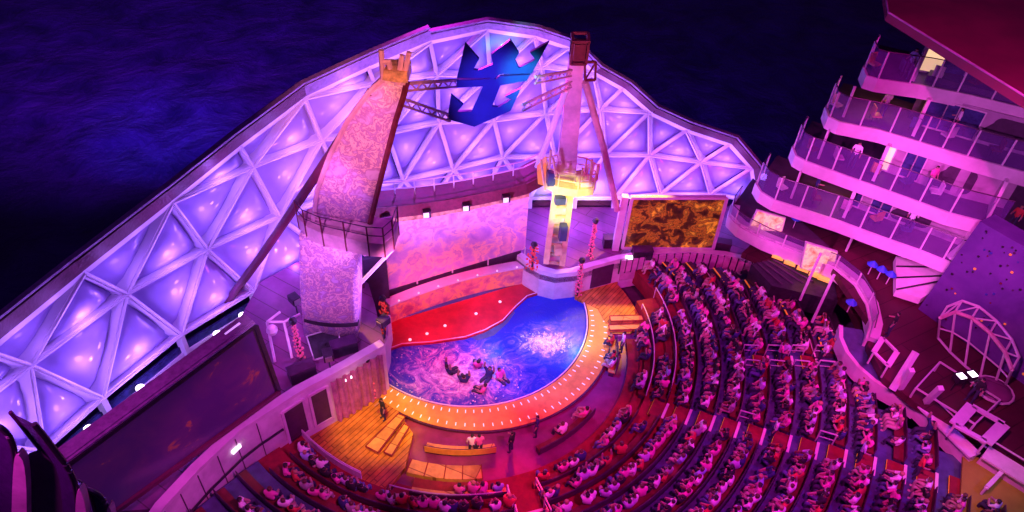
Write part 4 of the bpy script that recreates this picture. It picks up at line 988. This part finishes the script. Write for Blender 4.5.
# climbing wall
ca, cb = G(918, 309, 5.5), G(1040, 396, 5.5); cl_ = thing('climbing_wall', ca, 'big purple climbing wall dotted with coloured holds at the right edge', 'climbing wall')
h_ = 7.2; n_ = Vector((cb.y-ca.y, -(cb.x-ca.x), 0)).normalized(); 
if n_.dot(CP-ca) < 0: n_ = -n_
lean = Vector((.6, .0, h_))
MB().prism([ca, cb, cb+lean, ca+lean], -n_*1.5).build('wall_panel', 'climb_purple', cl_)
rnd = random.Random(5); cols_ = ['bench_red', 'nosing_orange', 'dark_metal', 'pink_lamp', 'bench_yellow', 'emblem_blue']; hm = 0
hold_n = 0
for i in range(90):
    u, v = rnd.uniform(.03, .97), rnd.uniform(.05, .97); p = ca.lerp(cb, u)+lean*v+n_*.06
    MB().ball(p, rnd.uniform(.05, .1), .8, 6).build('hold', ['bench_red', 'dark_metal', 'dark_metal', 'bench_back', 'emblem_blue', 'dark_metal', 'nosing_orange'][i % 7], cl_)
# lattice cage
cage = thing('curved_truss_cage', G(970, 350, 5.5), 'purple curved truss cage standing before the climbing wall', 'truss')
arcA = [(940, 318), (955, 312), (972, 318), (990, 333), (1005, 352), (1012, 370)]; base_ = [(938, 338), (950, 352), (965, 366), (980, 378), (995, 384), (1005, 386)]
tA = [G(a, b, 8.0) for a, b in arcA]; tB = [G(a, b, 5.6) for a, b in base_]; tC = [p+Vector((.6, .7, .3)) for p in tA]
MB().tube(tA, .12).build('top_chord', 'tower_pink', cage); MB().tube(tB, .08).build('base_chord', 'rail_metal', cage); MB().tube(tC, .08).build('back_chord', 'rail_metal', cage)
MB().tube([a.lerp(b, .5) for a, b in zip(tA, tB)], .05).build('mid_chord', 'rail_metal', cage)
for i in range(6):
    MB().tube([tA[i], tB[i]], .07).build('rib', 'rail_metal', cage); MB().tube([tA[i], tC[i]], .06).build('tie', 'rail_metal', cage)
    if i < 5:
        MB().tube([tA[i], tC[i+1]], .05).build('diagonal', 'rail_metal', cage)
t = thing('round_bin', G(992, 392, 5.5), 'upturned purple oval raft lying before the truss cage', 'raft'); p = G(992, 392, 5.5)
MB().ball(p+Vector((0, 0, .2)), 1.0, .3, 12).build('hull', 'deck_purple', t, True); MB().tube([p+Vector((math.cos(a)*1.02, math.sin(a)*1.02, .2)) for a in [i*math.pi/8 for i in range(17)]], .08).build('rim', 'rail_metal', t)
# pair of white show lamps on the promenade
for i, (a, b) in enumerate(((951, 390), (962, 388))):
    p = G(a, b, 5.5); t = thing('follow_spot', p, '%s of the two bright white follow spots on the promenade' % ('left' if i == 0 else 'right'), 'spotlight', 'follow spots')
    MB().tube([p, p+Vector((0, 0, .9))], .05).build('stand', 'dark_metal', t); MB().box(p+Vector((0, 0, 1.1)), (.5, .5, .45), .3).build('housing', 'dark_metal', t); MB().box(p+Vector((-.05, -.1, 1.345)), (.4, .4, .03), .3).build('lens', 'lamp_white', t)
# blue clipped plants / lamp globes along the terrace
for i, (a, b, zz) in enumerate(((847, 312, 4.6), (868, 274, 5.6), (877, 279, 5.6), (886, 284, 5.6), (793, 228, 5.6))):
    p = G(a, b, zz); t = thing('blue_parasol', p, 'small blue parasol, %s' % ['inside the curved terrace above the seats', 'leftmost of three by the promenade wall', 'middle one of three by the promenade wall', 'rightmost of three by the promenade wall', 'behind the long glowing picture'][i], 'parasol', 'small blue parasols')
    MB().tube([p, p+Vector((0, 0, .9))], .04).build('pole', 'rail_metal', t); mb = MB(); r_ = .38
    vs = [p+Vector((0, 0, 1.2))]+[p+Vector((r_*math.cos(k*.785), r_*math.sin(k*.785), .85)) for k in range(8)]; mb.add(vs, [(0, 1+k, 1+(k+1) % 8) for k in range(8)]+[tuple(range(8, 0, -1))]); mb.build('shade', 'parasol_blue', t) if 'parasol_blue' in M else (mat('parasol_blue', (.03, .1, .6), .6), mb.build('shade', 'parasol_blue', t))
# white slide hull at (880-960, 255-300)
wp_ = [G(a, b, 5.7) for a, b in ((893, 262), (925, 258), (960, 270), (945, 288), (918, 304), (893, 296))]
t = thing('white_shell', wp_[0], 'crumpled white fabric shell under the lowest balcony beside the purple wall', 'shell'); MB().prism(wp_, (0, 0, .5)).build('shell', 'white_paint', t)
for j in range(4):
    MB().tube([wp_[0].lerp(wp_[5], j/3)+Vector((0, 0, .6)), wp_[2].lerp(wp_[3], j/3)+Vector((0, 0, .6+.2*(j % 2)))], .06).build('seam', 'dark_metal', t)
# roof top right
rp = [G(a, b, 20.5) for a, b in ((884, -12), (888, 13), (1026, 98), (1120, 160), (1160, -120), (900, -60))]
rf = thing('red_roof', rp[1], 'huge dark red roof slab cutting across the upper right corner', 'roof'); MB().prism([p-Vector((0, 0, .5)) for p in rp], (0, 0, .5)).build('slab', 'roof_maroon', rf)
MB().tube([rp[0]+Vector((0, 0, .05)), rp[1]+Vector((0, 0, .05)), rp[2]+Vector((0, 0, .05)), rp[3]+Vector((0, 0, .05))], .06).build('edge_trim', 'screen_pink', rf)
# ------------------------------------------------------------------ near-camera balustrades, bottom left
def smooth(P, it=3):
    for _ in range(it):
        Q = [P[0]]
        for a, b in zip(P, P[1:]): Q += [a.lerp(b, .25), a.lerp(b, .75)]
        P = Q+[P[-1]]
    return P
def balustrade(rail_px, panel_px, y, lab, w=1.0):
    t = thing('curved_balustrade', Y(*rail_px[-1], y), lab, 'balustrade', 'curved balustrades at lower left')
    P_ = smooth([Y(a, b, y) for a, b in rail_px]); MB().tube(P_, .1, 8).build('rail', 'dark_metal', t); MB().tube([p+Vector((w, .4, 0)) for p in P_], .07, 8).build('inner_rail', 'bench_back', t)
    mb = MB()
    for a, b in zip(P_, P_[1:]): mb.quad(a, b, b+Vector((w, .4, 0)), a+Vector((w, .4, 0)))
    mb.build('dark_glass', 'dark_violet', t)
    q = smooth([Y(a, b, y-.1) for a, b in panel_px], 2); MB().prism(q, (0, .3, 0)).build('lit_side', 'screen_pink', t)
balustrade([(-30, 418), (-5, 424), (7, 432), (14, 446), (17, 475), (17, 530)], [(11, 530), (13, 462), (17, 452), (26, 466), (27, 530)], 13, 'leftmost curved dark balustrade with a pink lit side', -1.2)
balustrade([(34, 424), (44, 436), (56, 452), (70, 470), (77, 490), (79, 530)], [(75, 530), (76, 486), (84, 496), (88, 530)], 13, 'second curved dark balustrade, bending down beside the lattice foot', -1.0)
balustrade([(84, 488), (96, 492), (106, 502), (112, 530)], [(106, 530), (107, 504), (112, 512), (114, 530)], 13.5, 'small third balustrade just showing at the bottom edge', -.8)
q = [Y(a, b, 13.3) for a, b in ((25, 530), (26, 458), (42, 452), (50, 460), (75, 492), (76, 530))]; tag(MB().prism(q, (0, .2, 0)).build('dark_cladding', 'recess'), 'dark cladding between the two curved balustrades', 'cladding')
# ------------------------------------------------------------------ people
def person_mesh(name, J, E, rad, upz=None):
    """continuous body grown by a skin modifier; J joints, E edges, rad radii"""
    me = bpy.data.meshes.new(name+'_rig'); me.from_pydata(J, E, []); ob = bpy.data.objects.new(name+'_rig', me); COL.objects.link(ob)
    md = ob.modifiers.new('s', 'SKIN'); md.use_smooth_shade = True
    for i, v in enumerate(me.skin_vertices[0].data): v.radius = rad[i] if isinstance(rad[i], tuple) else (rad[i], rad[i]); v.use_root = (i == 0)
    sb = ob.modifiers.new('u', 'SUBSURF'); sb.levels = 1
    dg = bpy.context.evaluated_depsgraph_get(); ev = ob.evaluated_get(dg); m2 = bpy.data.meshes.new_from_object(ev); m2.name = name
    bpy.data.objects.remove(ob); return m2
def seated(name, arms, lean_=0, legs_=0):
    l = lean_
    J = [(0, 0, .12), (0, -.02+l*.3, .32), (0, l*.6, .52), (0, l*.8, .60), (0, l+.02, .70), (0, l+.03, .80),          # 0-5 pelvis..head
         (-.19, l*.7, .53), (.19, l*.7, .53)]
    for s_ in (-1, 1):
        J += {'lap': [(s_*.23, l*.5+.08, .32), (s_*.13, .26, .24), (s_*.07, .3, .24)], 'up': [(s_*.3, l+.1, .72), (s_*.26, l+.16, 1.0), (s_*.25, l+.18, 1.08)],
              'phone': [(s_*.24, l+.16, .36), (s_*.1, .34, .5), (s_*.06, .38, .56)], 'knee': [(s_*.24, .16, .3), (s_*.17, .4, .22), (s_*.15, .47, .19)]}[arms]
    for s_ in (-1, 1):
        J += [(s_*.11, .08, .1), (s_*(.13+legs_), .46, .12), (s_*(.13+legs_*.5), .46, -.3), (s_*(.14+legs_*.5), .6, -.34)]
    E = [(0, 1), (1, 2), (2, 3), (3, 4), (4, 5), (2, 6), (2, 7), (6, 8), (8, 9), (9, 10), (7, 11), (11, 12), (12, 13), (0, 14), (14, 15), (15, 16), (16, 17), (0, 18), (18, 19), (19, 20), (20, 21)]
    rad = [(.19, .15), (.17, .13), (.2, .12), .07, .11, .125, .09, .09]+[.07, .05, .05]*2+[.12, .095, .065, .06]*2
    me = person_mesh(name, J, E, rad)
    for k in ('skin_light', 'top_white', 'legs_dark', 'hair_dark'): me.materials.append(M[k])
    Jv = [Vector(j) for j in J]
    cls = {}
    for ei, (a, b) in enumerate(E): cls[ei] = 0 if ei in (3, 4, 8, 9, 11, 12) else 1 if ei in (0, 1, 2, 5, 6, 7, 10) else 2
    for p in me.polygons:
        c_ = p.center; best = min(range(len(E)), key=lambda ei: seg(c_, Jv[E[ei][0]], Jv[E[ei][1]])); k = cls[best]
        if ei_head(best) and (c_.z > Jv[4].z+.055 or (c_.y < Jv[4].y-.015 and c_.z > Jv[4].z-.04)): k = 3
        p.material_index = k; p.use_smooth = True
    return me
def ei_head(e): return e in (3, 4)
def seg(p, a, b):
    d = b-a; t_ = max(0, min(1, (p-a).dot(d)/d.dot(d))); return (p-(a+d*t_)).length
def standing(name):
    J = [(0, 0, .95), (0, .0, 1.15), (0, 0, 1.4), (0, 0, 1.5), (0, .02, 1.6), (0, .03, 1.7), (-.19, 0, 1.41), (.19, 0, 1.41),
         (-.25, .0, 1.12), (-.27, .08, .88), (-.27, .1, .8), (.25, .05, 1.15), (.2, .3, 1.1), (.16, .37, 1.12), (-.1, 0, .9), (-.12, .02, .5), (-.12, -.02, .08), (-.13, .14, .04), (.1, 0, .9), (.13, .06, .5), (.13, .0, .08), (.14, .16, .04)]
    E = [(0, 1), (1, 2), (2, 3), (3, 4), (4, 5), (2, 6), (2, 7), (6, 8), (8, 9), (9, 10), (7, 11), (11, 12), (12, 13), (0, 14), (14, 15), (15, 16), (16, 17), (0, 18), (18, 19), (19, 20), (20, 21)]
    rad = [(.16, .12), (.14, .105), (.17, .1), .055, .09, .1, .065, .065]+[.05, .04, .045]*2+[.09, .07, .045, .045]*2
    me = person_mesh(name, J, E, rad); Jv = [Vector(j) for j in J]
    for k in ('skin_light', 'top_white', 'legs_dark', 'hair_dark'): me.materials.append(M[k])
    for p in me.polygons:
        c_ = p.center; best = min(range(len(E)), key=lambda ei: seg(c_, Jv[E[ei][0]], Jv[E[ei][1]])); k = 0 if best in (3, 4, 8, 9, 11, 12) else 1 if best in (0, 1, 2, 5, 6, 7, 10) else 2
        if ei_head(best) and (c_.z > 1.65 or (c_.y < 0 and c_.z > 1.55)): k = 3
        p.material_index = k; p.use_smooth = True
    return me
SM = [seated('seated_person_a', 'lap'), seated('seated_person_b', 'phone', .05), seated('seated_person_c', 'knee', .12, .05), seated('seated_person_d', 'lap', -.06, .06), seated('seated_person_e', 'up', .0), seated('seated_person_f', 'phone', .16, -.04), seated('seated_person_g', 'knee', -.1, .1)]
STM = standing('standing_person')
cand = []
for (row, blk, no, p, a) in SEATS:
    x, y, w = proj(p+Vector((0, 0, .8)))
    if -12 < x < 1036 and -10 < y < 530: cand.append((w, row, blk, no, p, a))
cand.sort(key=lambda c_: c_[0])
print('seats in view', len(cand))
topn = list(TOPS); wts = [24, 22, 7, 11, 18, 5, 4, 10]
hairs = ['hair_dark', 'hair_brown', 'hair_blond']
used = {}
stv, stf, stm = [], [], []; MC = ['skin_light', 'skin_dark']+['top_'+k for k in topn]+['legs_dark', 'legs_blue', 'legs_light']+hairs; MI = {k: i for i, k in enumerate(MC)}
rp_ = random.Random(11)
for ci, (w, row, blk, no, p, a) in enumerate(cand):
    me = SM[rp_.choices(range(7), [22, 16, 18, 16, 6, 12, 10])[0]]; tp = rp_.choices(topn, wts)[0]; skn = 'skin_dark' if rp_.random() < .2 else 'skin_light'; hr = rp_.choices(hairs, [5, 3, 2])[0]; lg_ = rp_.choice(['legs_dark', 'legs_dark', 'legs_dark', 'legs_blue', 'legs_light'])
    rzz = R(a+90+rp_.gauss(0, 20)); sc_ = rp_.uniform(1.08, 1.36)
    loc = p+Vector((0, 0, .4))
    if ci < 290:
        o = bpy.data.objects.new('person', me); COL.objects.link(o); o.location = loc; o.rotation_euler = (0, 0, rzz); o.scale = (sc_,)*3
        for s_, k in zip(o.material_slots, (skn, 'top_'+tp, lg_, hr)): s_.link = 'OBJECT'; s_.material = M[k]
        tag(o, 'spectator in %s top, %s from left, %s row up, %s' % (tp, ordn(no), ordn(row), blk), 'person', 'seated spectators')
    else:
        mt = Matrix.Rotation(rzz, 3, 'Z')*sc_; base_i = len(stv)//3; n = len(me.vertices)
        co = np.empty(n*3, dtype=np.float32); me.vertices.foreach_get('co', co); co = co.reshape(-1, 3)@np.array(mt).T+np.array(loc); stv.extend(co.reshape(-1).tolist())
        mi = [MI[k] for k in (skn, 'top_'+tp, lg_, hr)]
        for q in me.polygons: stf.append([base_i+v for v in q.vertices]); stm.append(mi[q.material_index])
if stf:
    me = bpy.data.meshes.new('seated_crowd'); V_ = [tuple(stv[i:i+3]) for i in range(0, len(stv), 3)]; me.from_pydata(V_, [], stf)
    for k in MC: me.materials.append(M[k])
    me.polygons.foreach_set('material_index', stm); me.polygons.foreach_set('use_smooth', [True]*len(stf)); me.update()
    o = bpy.data.objects.new('seated_crowd', me); COL.objects.link(o); tag(o, 'dense crowd of small seated spectators filling the far upper rows on the right', 'crowd', None, 'stuff')
def stand(px, py, z, rz_, lab, tp='black', hr='hair_dark', lg_='legs_dark'):
    o = bpy.data.objects.new('person', STM); COL.objects.link(o); o.location = G(px, py, z); o.rotation_euler = (0, 0, rz_); o.scale = (1.2,)*3
    for s_, k in zip(o.material_slots, ('skin_light', 'top_'+tp, lg_, hr)): s_.link = 'OBJECT'; s_.material = M[k]
    tag(o, lab, 'person')
stand(384, 419, .12, 2.2, 'standing person in a black top at the left end of the pool rim', 'black')
stand(472, 455, -.2, 0, 'person standing in a white top before the yellow bench, left of the pair', 'white')
stand(479, 455, -.2, .3, 'person standing in a pink top beside the one in white', 'pink')
stand(511, 452, -.2, 1, 'lone person in a black top crossing the purple floor near the middle', 'black')
stand(536, 436, -.2, 1.5, 'person in a navy top standing on the purple floor behind the pool rim', 'navy')
stand(621, 352, -.2, 1.5, 'person in a white top standing before the right yellow bench', 'white')
stand(887, 336, 5.5, 1, 'person in a black top standing on the promenade by the glass rail', 'black')
stand(968, 402, 5.5, 2, 'person in a black top beside the white follow spots', 'black')
stand(1008, 230, 8.35, 2, 'person in a red top at the end of the lowest balcony', 'red', 'hair_blond')
WK = [('A', 4, .5), ('A', 7, .6), ('B', 1, .3), ('C', 4, .5), ('C', 6, .2), ('A', 9, .4)]
for i, (nm, k, f) in enumerate(WK):
    az, w_, _ = AIS[nm]; r_, z_ = rz(k); p = pol(r_+f, az, z_); o = bpy.data.objects.new('person', STM); COL.objects.link(o); o.location = p; o.rotation_euler = (0, 0, R(az+90+(180 if i % 2 else 0))); o.scale = (1.15,)*3
    for s_, kk in zip(o.material_slots, ('skin_light', 'top_'+['white', 'lilac', 'black', 'pink', 'white', 'red'][i], 'legs_dark', 'hair_brown')): s_.link = 'OBJECT'; s_.material = M[kk]
    tag(o, 'person in %s top walking on the %s aisle steps by the %s row' % (['white', 'lilac', 'black', 'pink', 'white', 'red'][i], {'A': 'middle', 'B': 'left', 'C': 'right'}[nm], ordn(k+3)), 'person')
for i, (a, b, zz, c_, lab) in enumerate(((850, 168, 11.15, 'white', 'second balcony, left part'), (925, 192, 11.15, 'pink', 'second balcony, right part'), (812, 198, 8.35, 'navy', 'lowest balcony, near the open end'), (905, 232, 8.35, 'white', 'lowest balcony, right part'), (880, 118, 13.95, 'grey', 'third balcony, left part'), (950, 136, 13.95, 'white', 'third balcony, right part'), (905, 78, 16.75, 'lilac', 'topmost balcony'))):
    stand(a, b, zz, 2.4+i, 'person in %s top standing behind the glass on the %s' % (c_, lab), c_)
# swimmers: upper bodies out of the water
for i, (a, b) in enumerate(((464, 381), (482, 391), (488, 377), (501, 378), (450, 372), (478, 366))):
    o = bpy.data.objects.new('person', SM[4] if i % 2 == 0 else SM[0]); COL.objects.link(o); p = G(a, b, 0); o.location = (p.x, p.y, -.2); o.rotation_euler = (.25, 0, i*1.3); o.scale = (1.3,)*3
    for s_, k in zip(o.material_slots, ('skin_light', 'top_pink' if i % 2 else 'top_navy', 'legs_dark', 'hair_dark')): s_.link = 'OBJECT'; s_.material = M[k]
    tag(o, 'swimmer %s among the splashes, %s from the left' % ('raising both arms' if i % 2 == 0 else 'in a pink costume', ordn([2, 4, 5, 6, 1, 3][i])), 'person', 'swimmers in the pool')
# ------------------------------------------------------------------ lights
def spot(loc, tgt, col, e, size=60, blend=.6, rad=.3):
    l = bpy.data.lights.new('spot_light', 'SPOT'); l.color = col; l.energy = e; l.spot_size = R(size); l.spot_blend = blend; l.shadow_soft_size = rad
    o = bpy.data.objects.new('spot_light', l); COL.objects.link(o); o.location = loc; o.rotation_euler = (Vector(tgt)-Vector(loc)).to_track_quat('-Z', 'Y').to_euler(); return o
def pt(loc, col, e, rad=.3):
    l = bpy.data.lights.new('point_light', 'POINT'); l.color = col; l.energy = e; l.shadow_soft_size = rad
    o = bpy.data.objects.new('point_light', l); COL.objects.link(o); o.location = loc; return o
VIO = (.34, .16, 1); MAG = (1, .08, .55); PNK = (1, .22, .62); ORG = (1, .42, .015); RED = (1, .03, .06); BLU = (.08, .1, 1)
# lattice wash: added cushion lights, lamps along its foot, and fill spots
for t_ in tris:                                    # unseen light added before every cushion for its hot spot
    a, b, c_ = [ND[q] for q in t_]; g = (a+b+c_)/3; n_ = (b-a).cross(c_-a).normalized()
    if n_.dot(ctr_in-g) < 0: n_ = -n_
    lo = min((a, b, c_), key=lambda q: q.z); sz = (b-a).length
    pt(g.lerp((a+b+c_-max((a, b, c_), key=lambda q: q.z))/2, .35)+n_*.95, (.36, .14, 1), 24*sz, .3)
for i in range(-1, 13, 2):
    a = ND['D', i]; n_ = (Vector((ctr_in.x, ctr_in.y, a.z))-a).normalized(); pt(a+n_*3+Vector((0, 0, .5)), (.4, .17, 1), 420, .25)
for tx, ty, tz in ((-22, 26, 7), (-17, 38, 9), (-8, 50, 11), (2, 53, 12), (12, 52, 9)):  # fill spots added in midair over the pool
    c_ = Vector((-4, 30, 8)); spot(c_, (tx, ty, tz), (.4, .15, 1), 4200, 70, .8, .5)
# crowd
spot((14, 8, 34), (10, 28, 2), (1, .012, .5), 40000, 62, .8, .35)
spot((-8, 52, 22), (6, 18, 3), (.8, .03, .9), 8000, 80, .8, .5)
spot((30, 14, 26), (8, 24, 2), (.08, .03, 1), 11000, 75, .8, .6)
spot((-20, 10, 22), (-8, 20, 1), (.8, .04, .7), 8000, 70, .8, .5)
spot((26, 30, 22), (16, 30, 3), (1, .03, .5), 7000, 50, .9, .5)
spot((8, 44, 26), (15, 27, 3), (1, .04, .55), 12000, 12, .9, .3)  # narrow unseen spots added here to vary brightness across the crowd
spot((8, 44, 26), (9, 21, 2), (1, .05, .6), 9000, 11, .9, .3)
spot((8, 44, 26), (17, 20, 4), (1, .05, .7), 12000, 11, .9, .3)
spot((4, 40, 24), (12, 18, 3), (1, .03, .6), 8000, 34, .9, .5)
# orange decks
spot((-12, 36, 18), (-8, 25.5, 0), ORG, 9000, 22, .7)
spot((-7, 19, 20), (-7.6, 26.2, 0), (1, .5, .01), 26000, 20, .9)
spot((0, 12, 22), (-3.6, 24.3, 0), (1, .5, .01), 22000, 15, .9)
spot((6, 18, 22), (-2.5, 27.2, 0), (1, .36, .01), 14000, 18, .8)
spot((12, 46, 16), (6.4, 37.5, 0), ORG, 20000, 30, .8)
spot((2, 12, 20), (3.5, 28.6, 0), (1, .06, .04), 12000, 20, .7)
spot((0, 20, 26), (1, 25, 0), (1, .03, .35), 6500, 34, .9)
# red aisle and stage
spot((0, 45, 22), (1.2, 21.8, 1), (1, .01, .02), 36000, 13, .8)
spot((0, 44, 22), (9.6, 28.2, 1), (1, .02, .01), 24000, 13, .8)
spot((2, 48, 22), (4, 25, 1), (1, .01, .12), 5000, 40, .8)
spot((-4, 26, 20), (-4.2, 35.6, 0), (1, .02, .03), 17000, 28, .6)
# pool
spot((0, 30, 20), (2.6, 34, 0), (.04, .14, 1), 24000, 40, .6)
fc = foam_c; spot((4, 30, 18), fc, (.8, .85, 1), 9000, 18, .8)
sw_ = swim_c; spot((-6, 26, 20), sw_, (.95, .2, .85), 9000, 28, .8)
pt(G(578, 338, .7), (.05, .6, 1), 80, .3); pt(G(494, 322, 1.6), (.1, .6, 1), 110, .6)
# screen, towers
spot((-6, 22, 14), (-4, 37, 6), (1, .24, .7), 8500, 42, .6)
spot((-9, 14, 18), (-10.5, 29, 8), (.75, .22, .95), 11000, 34, .6)
spot((-6, 14, 26), (-8.6, 29.5, 18.5), (1, .25, .55), 21000, 26, .8)
spot((-9, 16, 22), (-11, 29.5, 14), (.75, .2, .95), 10000, 30, .6)
spot((2, 24, 17), (3.6, 39, 8.5), (1, .95, .3), 26000, 15, .7)
spot((-2, 15, 28), Y(396, 72, 29.4), (1, .3, .25), 13000, 15, .8)
spot((3, 20, 24), (3.6, 37, 18), (1, .2, .5), 14000, 26, .6)
spot((2, 16, 24), Y(524, 74, 34), (0, .9, .75), 30000, 9, 1)
spot((2, 16, 24), Y(516, 98, 34), (0, .9, .75), 16000, 6, 1)
spot((-4, 20, 24), (-1, 34, 18.5), (.2, .07, 1), 20000, 24, .8)
# gallery walls and balconies
spot((-4, 14, 16), (-13, 22, 2), (1, .07, .6), 6500, 50, .6)
spot((2, 26, 14), (12, 40, 3), (1, .09, .6), 7500, 50, .6)
spot((10, 24, 20), (23, 39, 9), (1, .12, .85), 20000, 38, .5)
spot((16, 18, 24), (28, 36, 13), (.95, .14, .9), 16000, 42, .7)
spot((14, 16, 22), (26, 28, 5), (1, .08, .6), 14000, 50, .7)
spot((20, 20, 32), (27, 34, 20), (1, .02, .6), 22000, 60, .7)
pt((22.6, 41.5, 10.2), (1, .45, .15), 90, .2); pt((25, 41, 13), (1, .5, .25), 80, .2); pt((24.5, 43.5, 15.6), (1, .5, .1), 120, .2); pt((28, 37.8, 10), (1, .1, .7), 90, .2); pt((27.5, 40.6, 12.8), (.3, .15, 1), 90, .2)
spot((-12, 30, 12), (-14, 31, 4), (.8, .08, .8), 1200, 90, .7)
spot((4, 42, 10), (6, 42, 4), (.7, .08, 1), 1500, 100, .7)
spot((2, 5, 28), (-8, 13, 17), (.6, .1, 1), 1700, 50, .7)
spot((22, 18, 16), (25.5, 19, 4.7), (.9, .9, .05), 500, 45, .7)
# unseen spots hung over the sea, added for its blue and violet patches
spot((-40, 60, 30), (-62, 105, -28), (.03, .08, 1), 300000, 26, 1, 1)
spot((-40, 60, 60), (-75, 140, -28), (.35, .03, 1), 700000, 60, 1, 1)
spot((20, 60, 20), (10, 150, -28), (.2, .02, 1), 130000, 90, 1, 1)
W = bpy.data.worlds.new('World'); S.world = W; W.use_nodes = True; bg = W.node_tree.nodes['Background']; bg.inputs['Color'].default_value = (.16, .03, .5, 1); bg.inputs['Strength'].default_value = .13
S.render.engine = 'CYCLES'
S.view_settings.view_transform = 'Standard'; S.view_settings.look = 'None'; S.view_settings.exposure = 0; S.view_settings.gamma = 1
S.render.resolution_x = 1024; S.render.resolution_y = 512
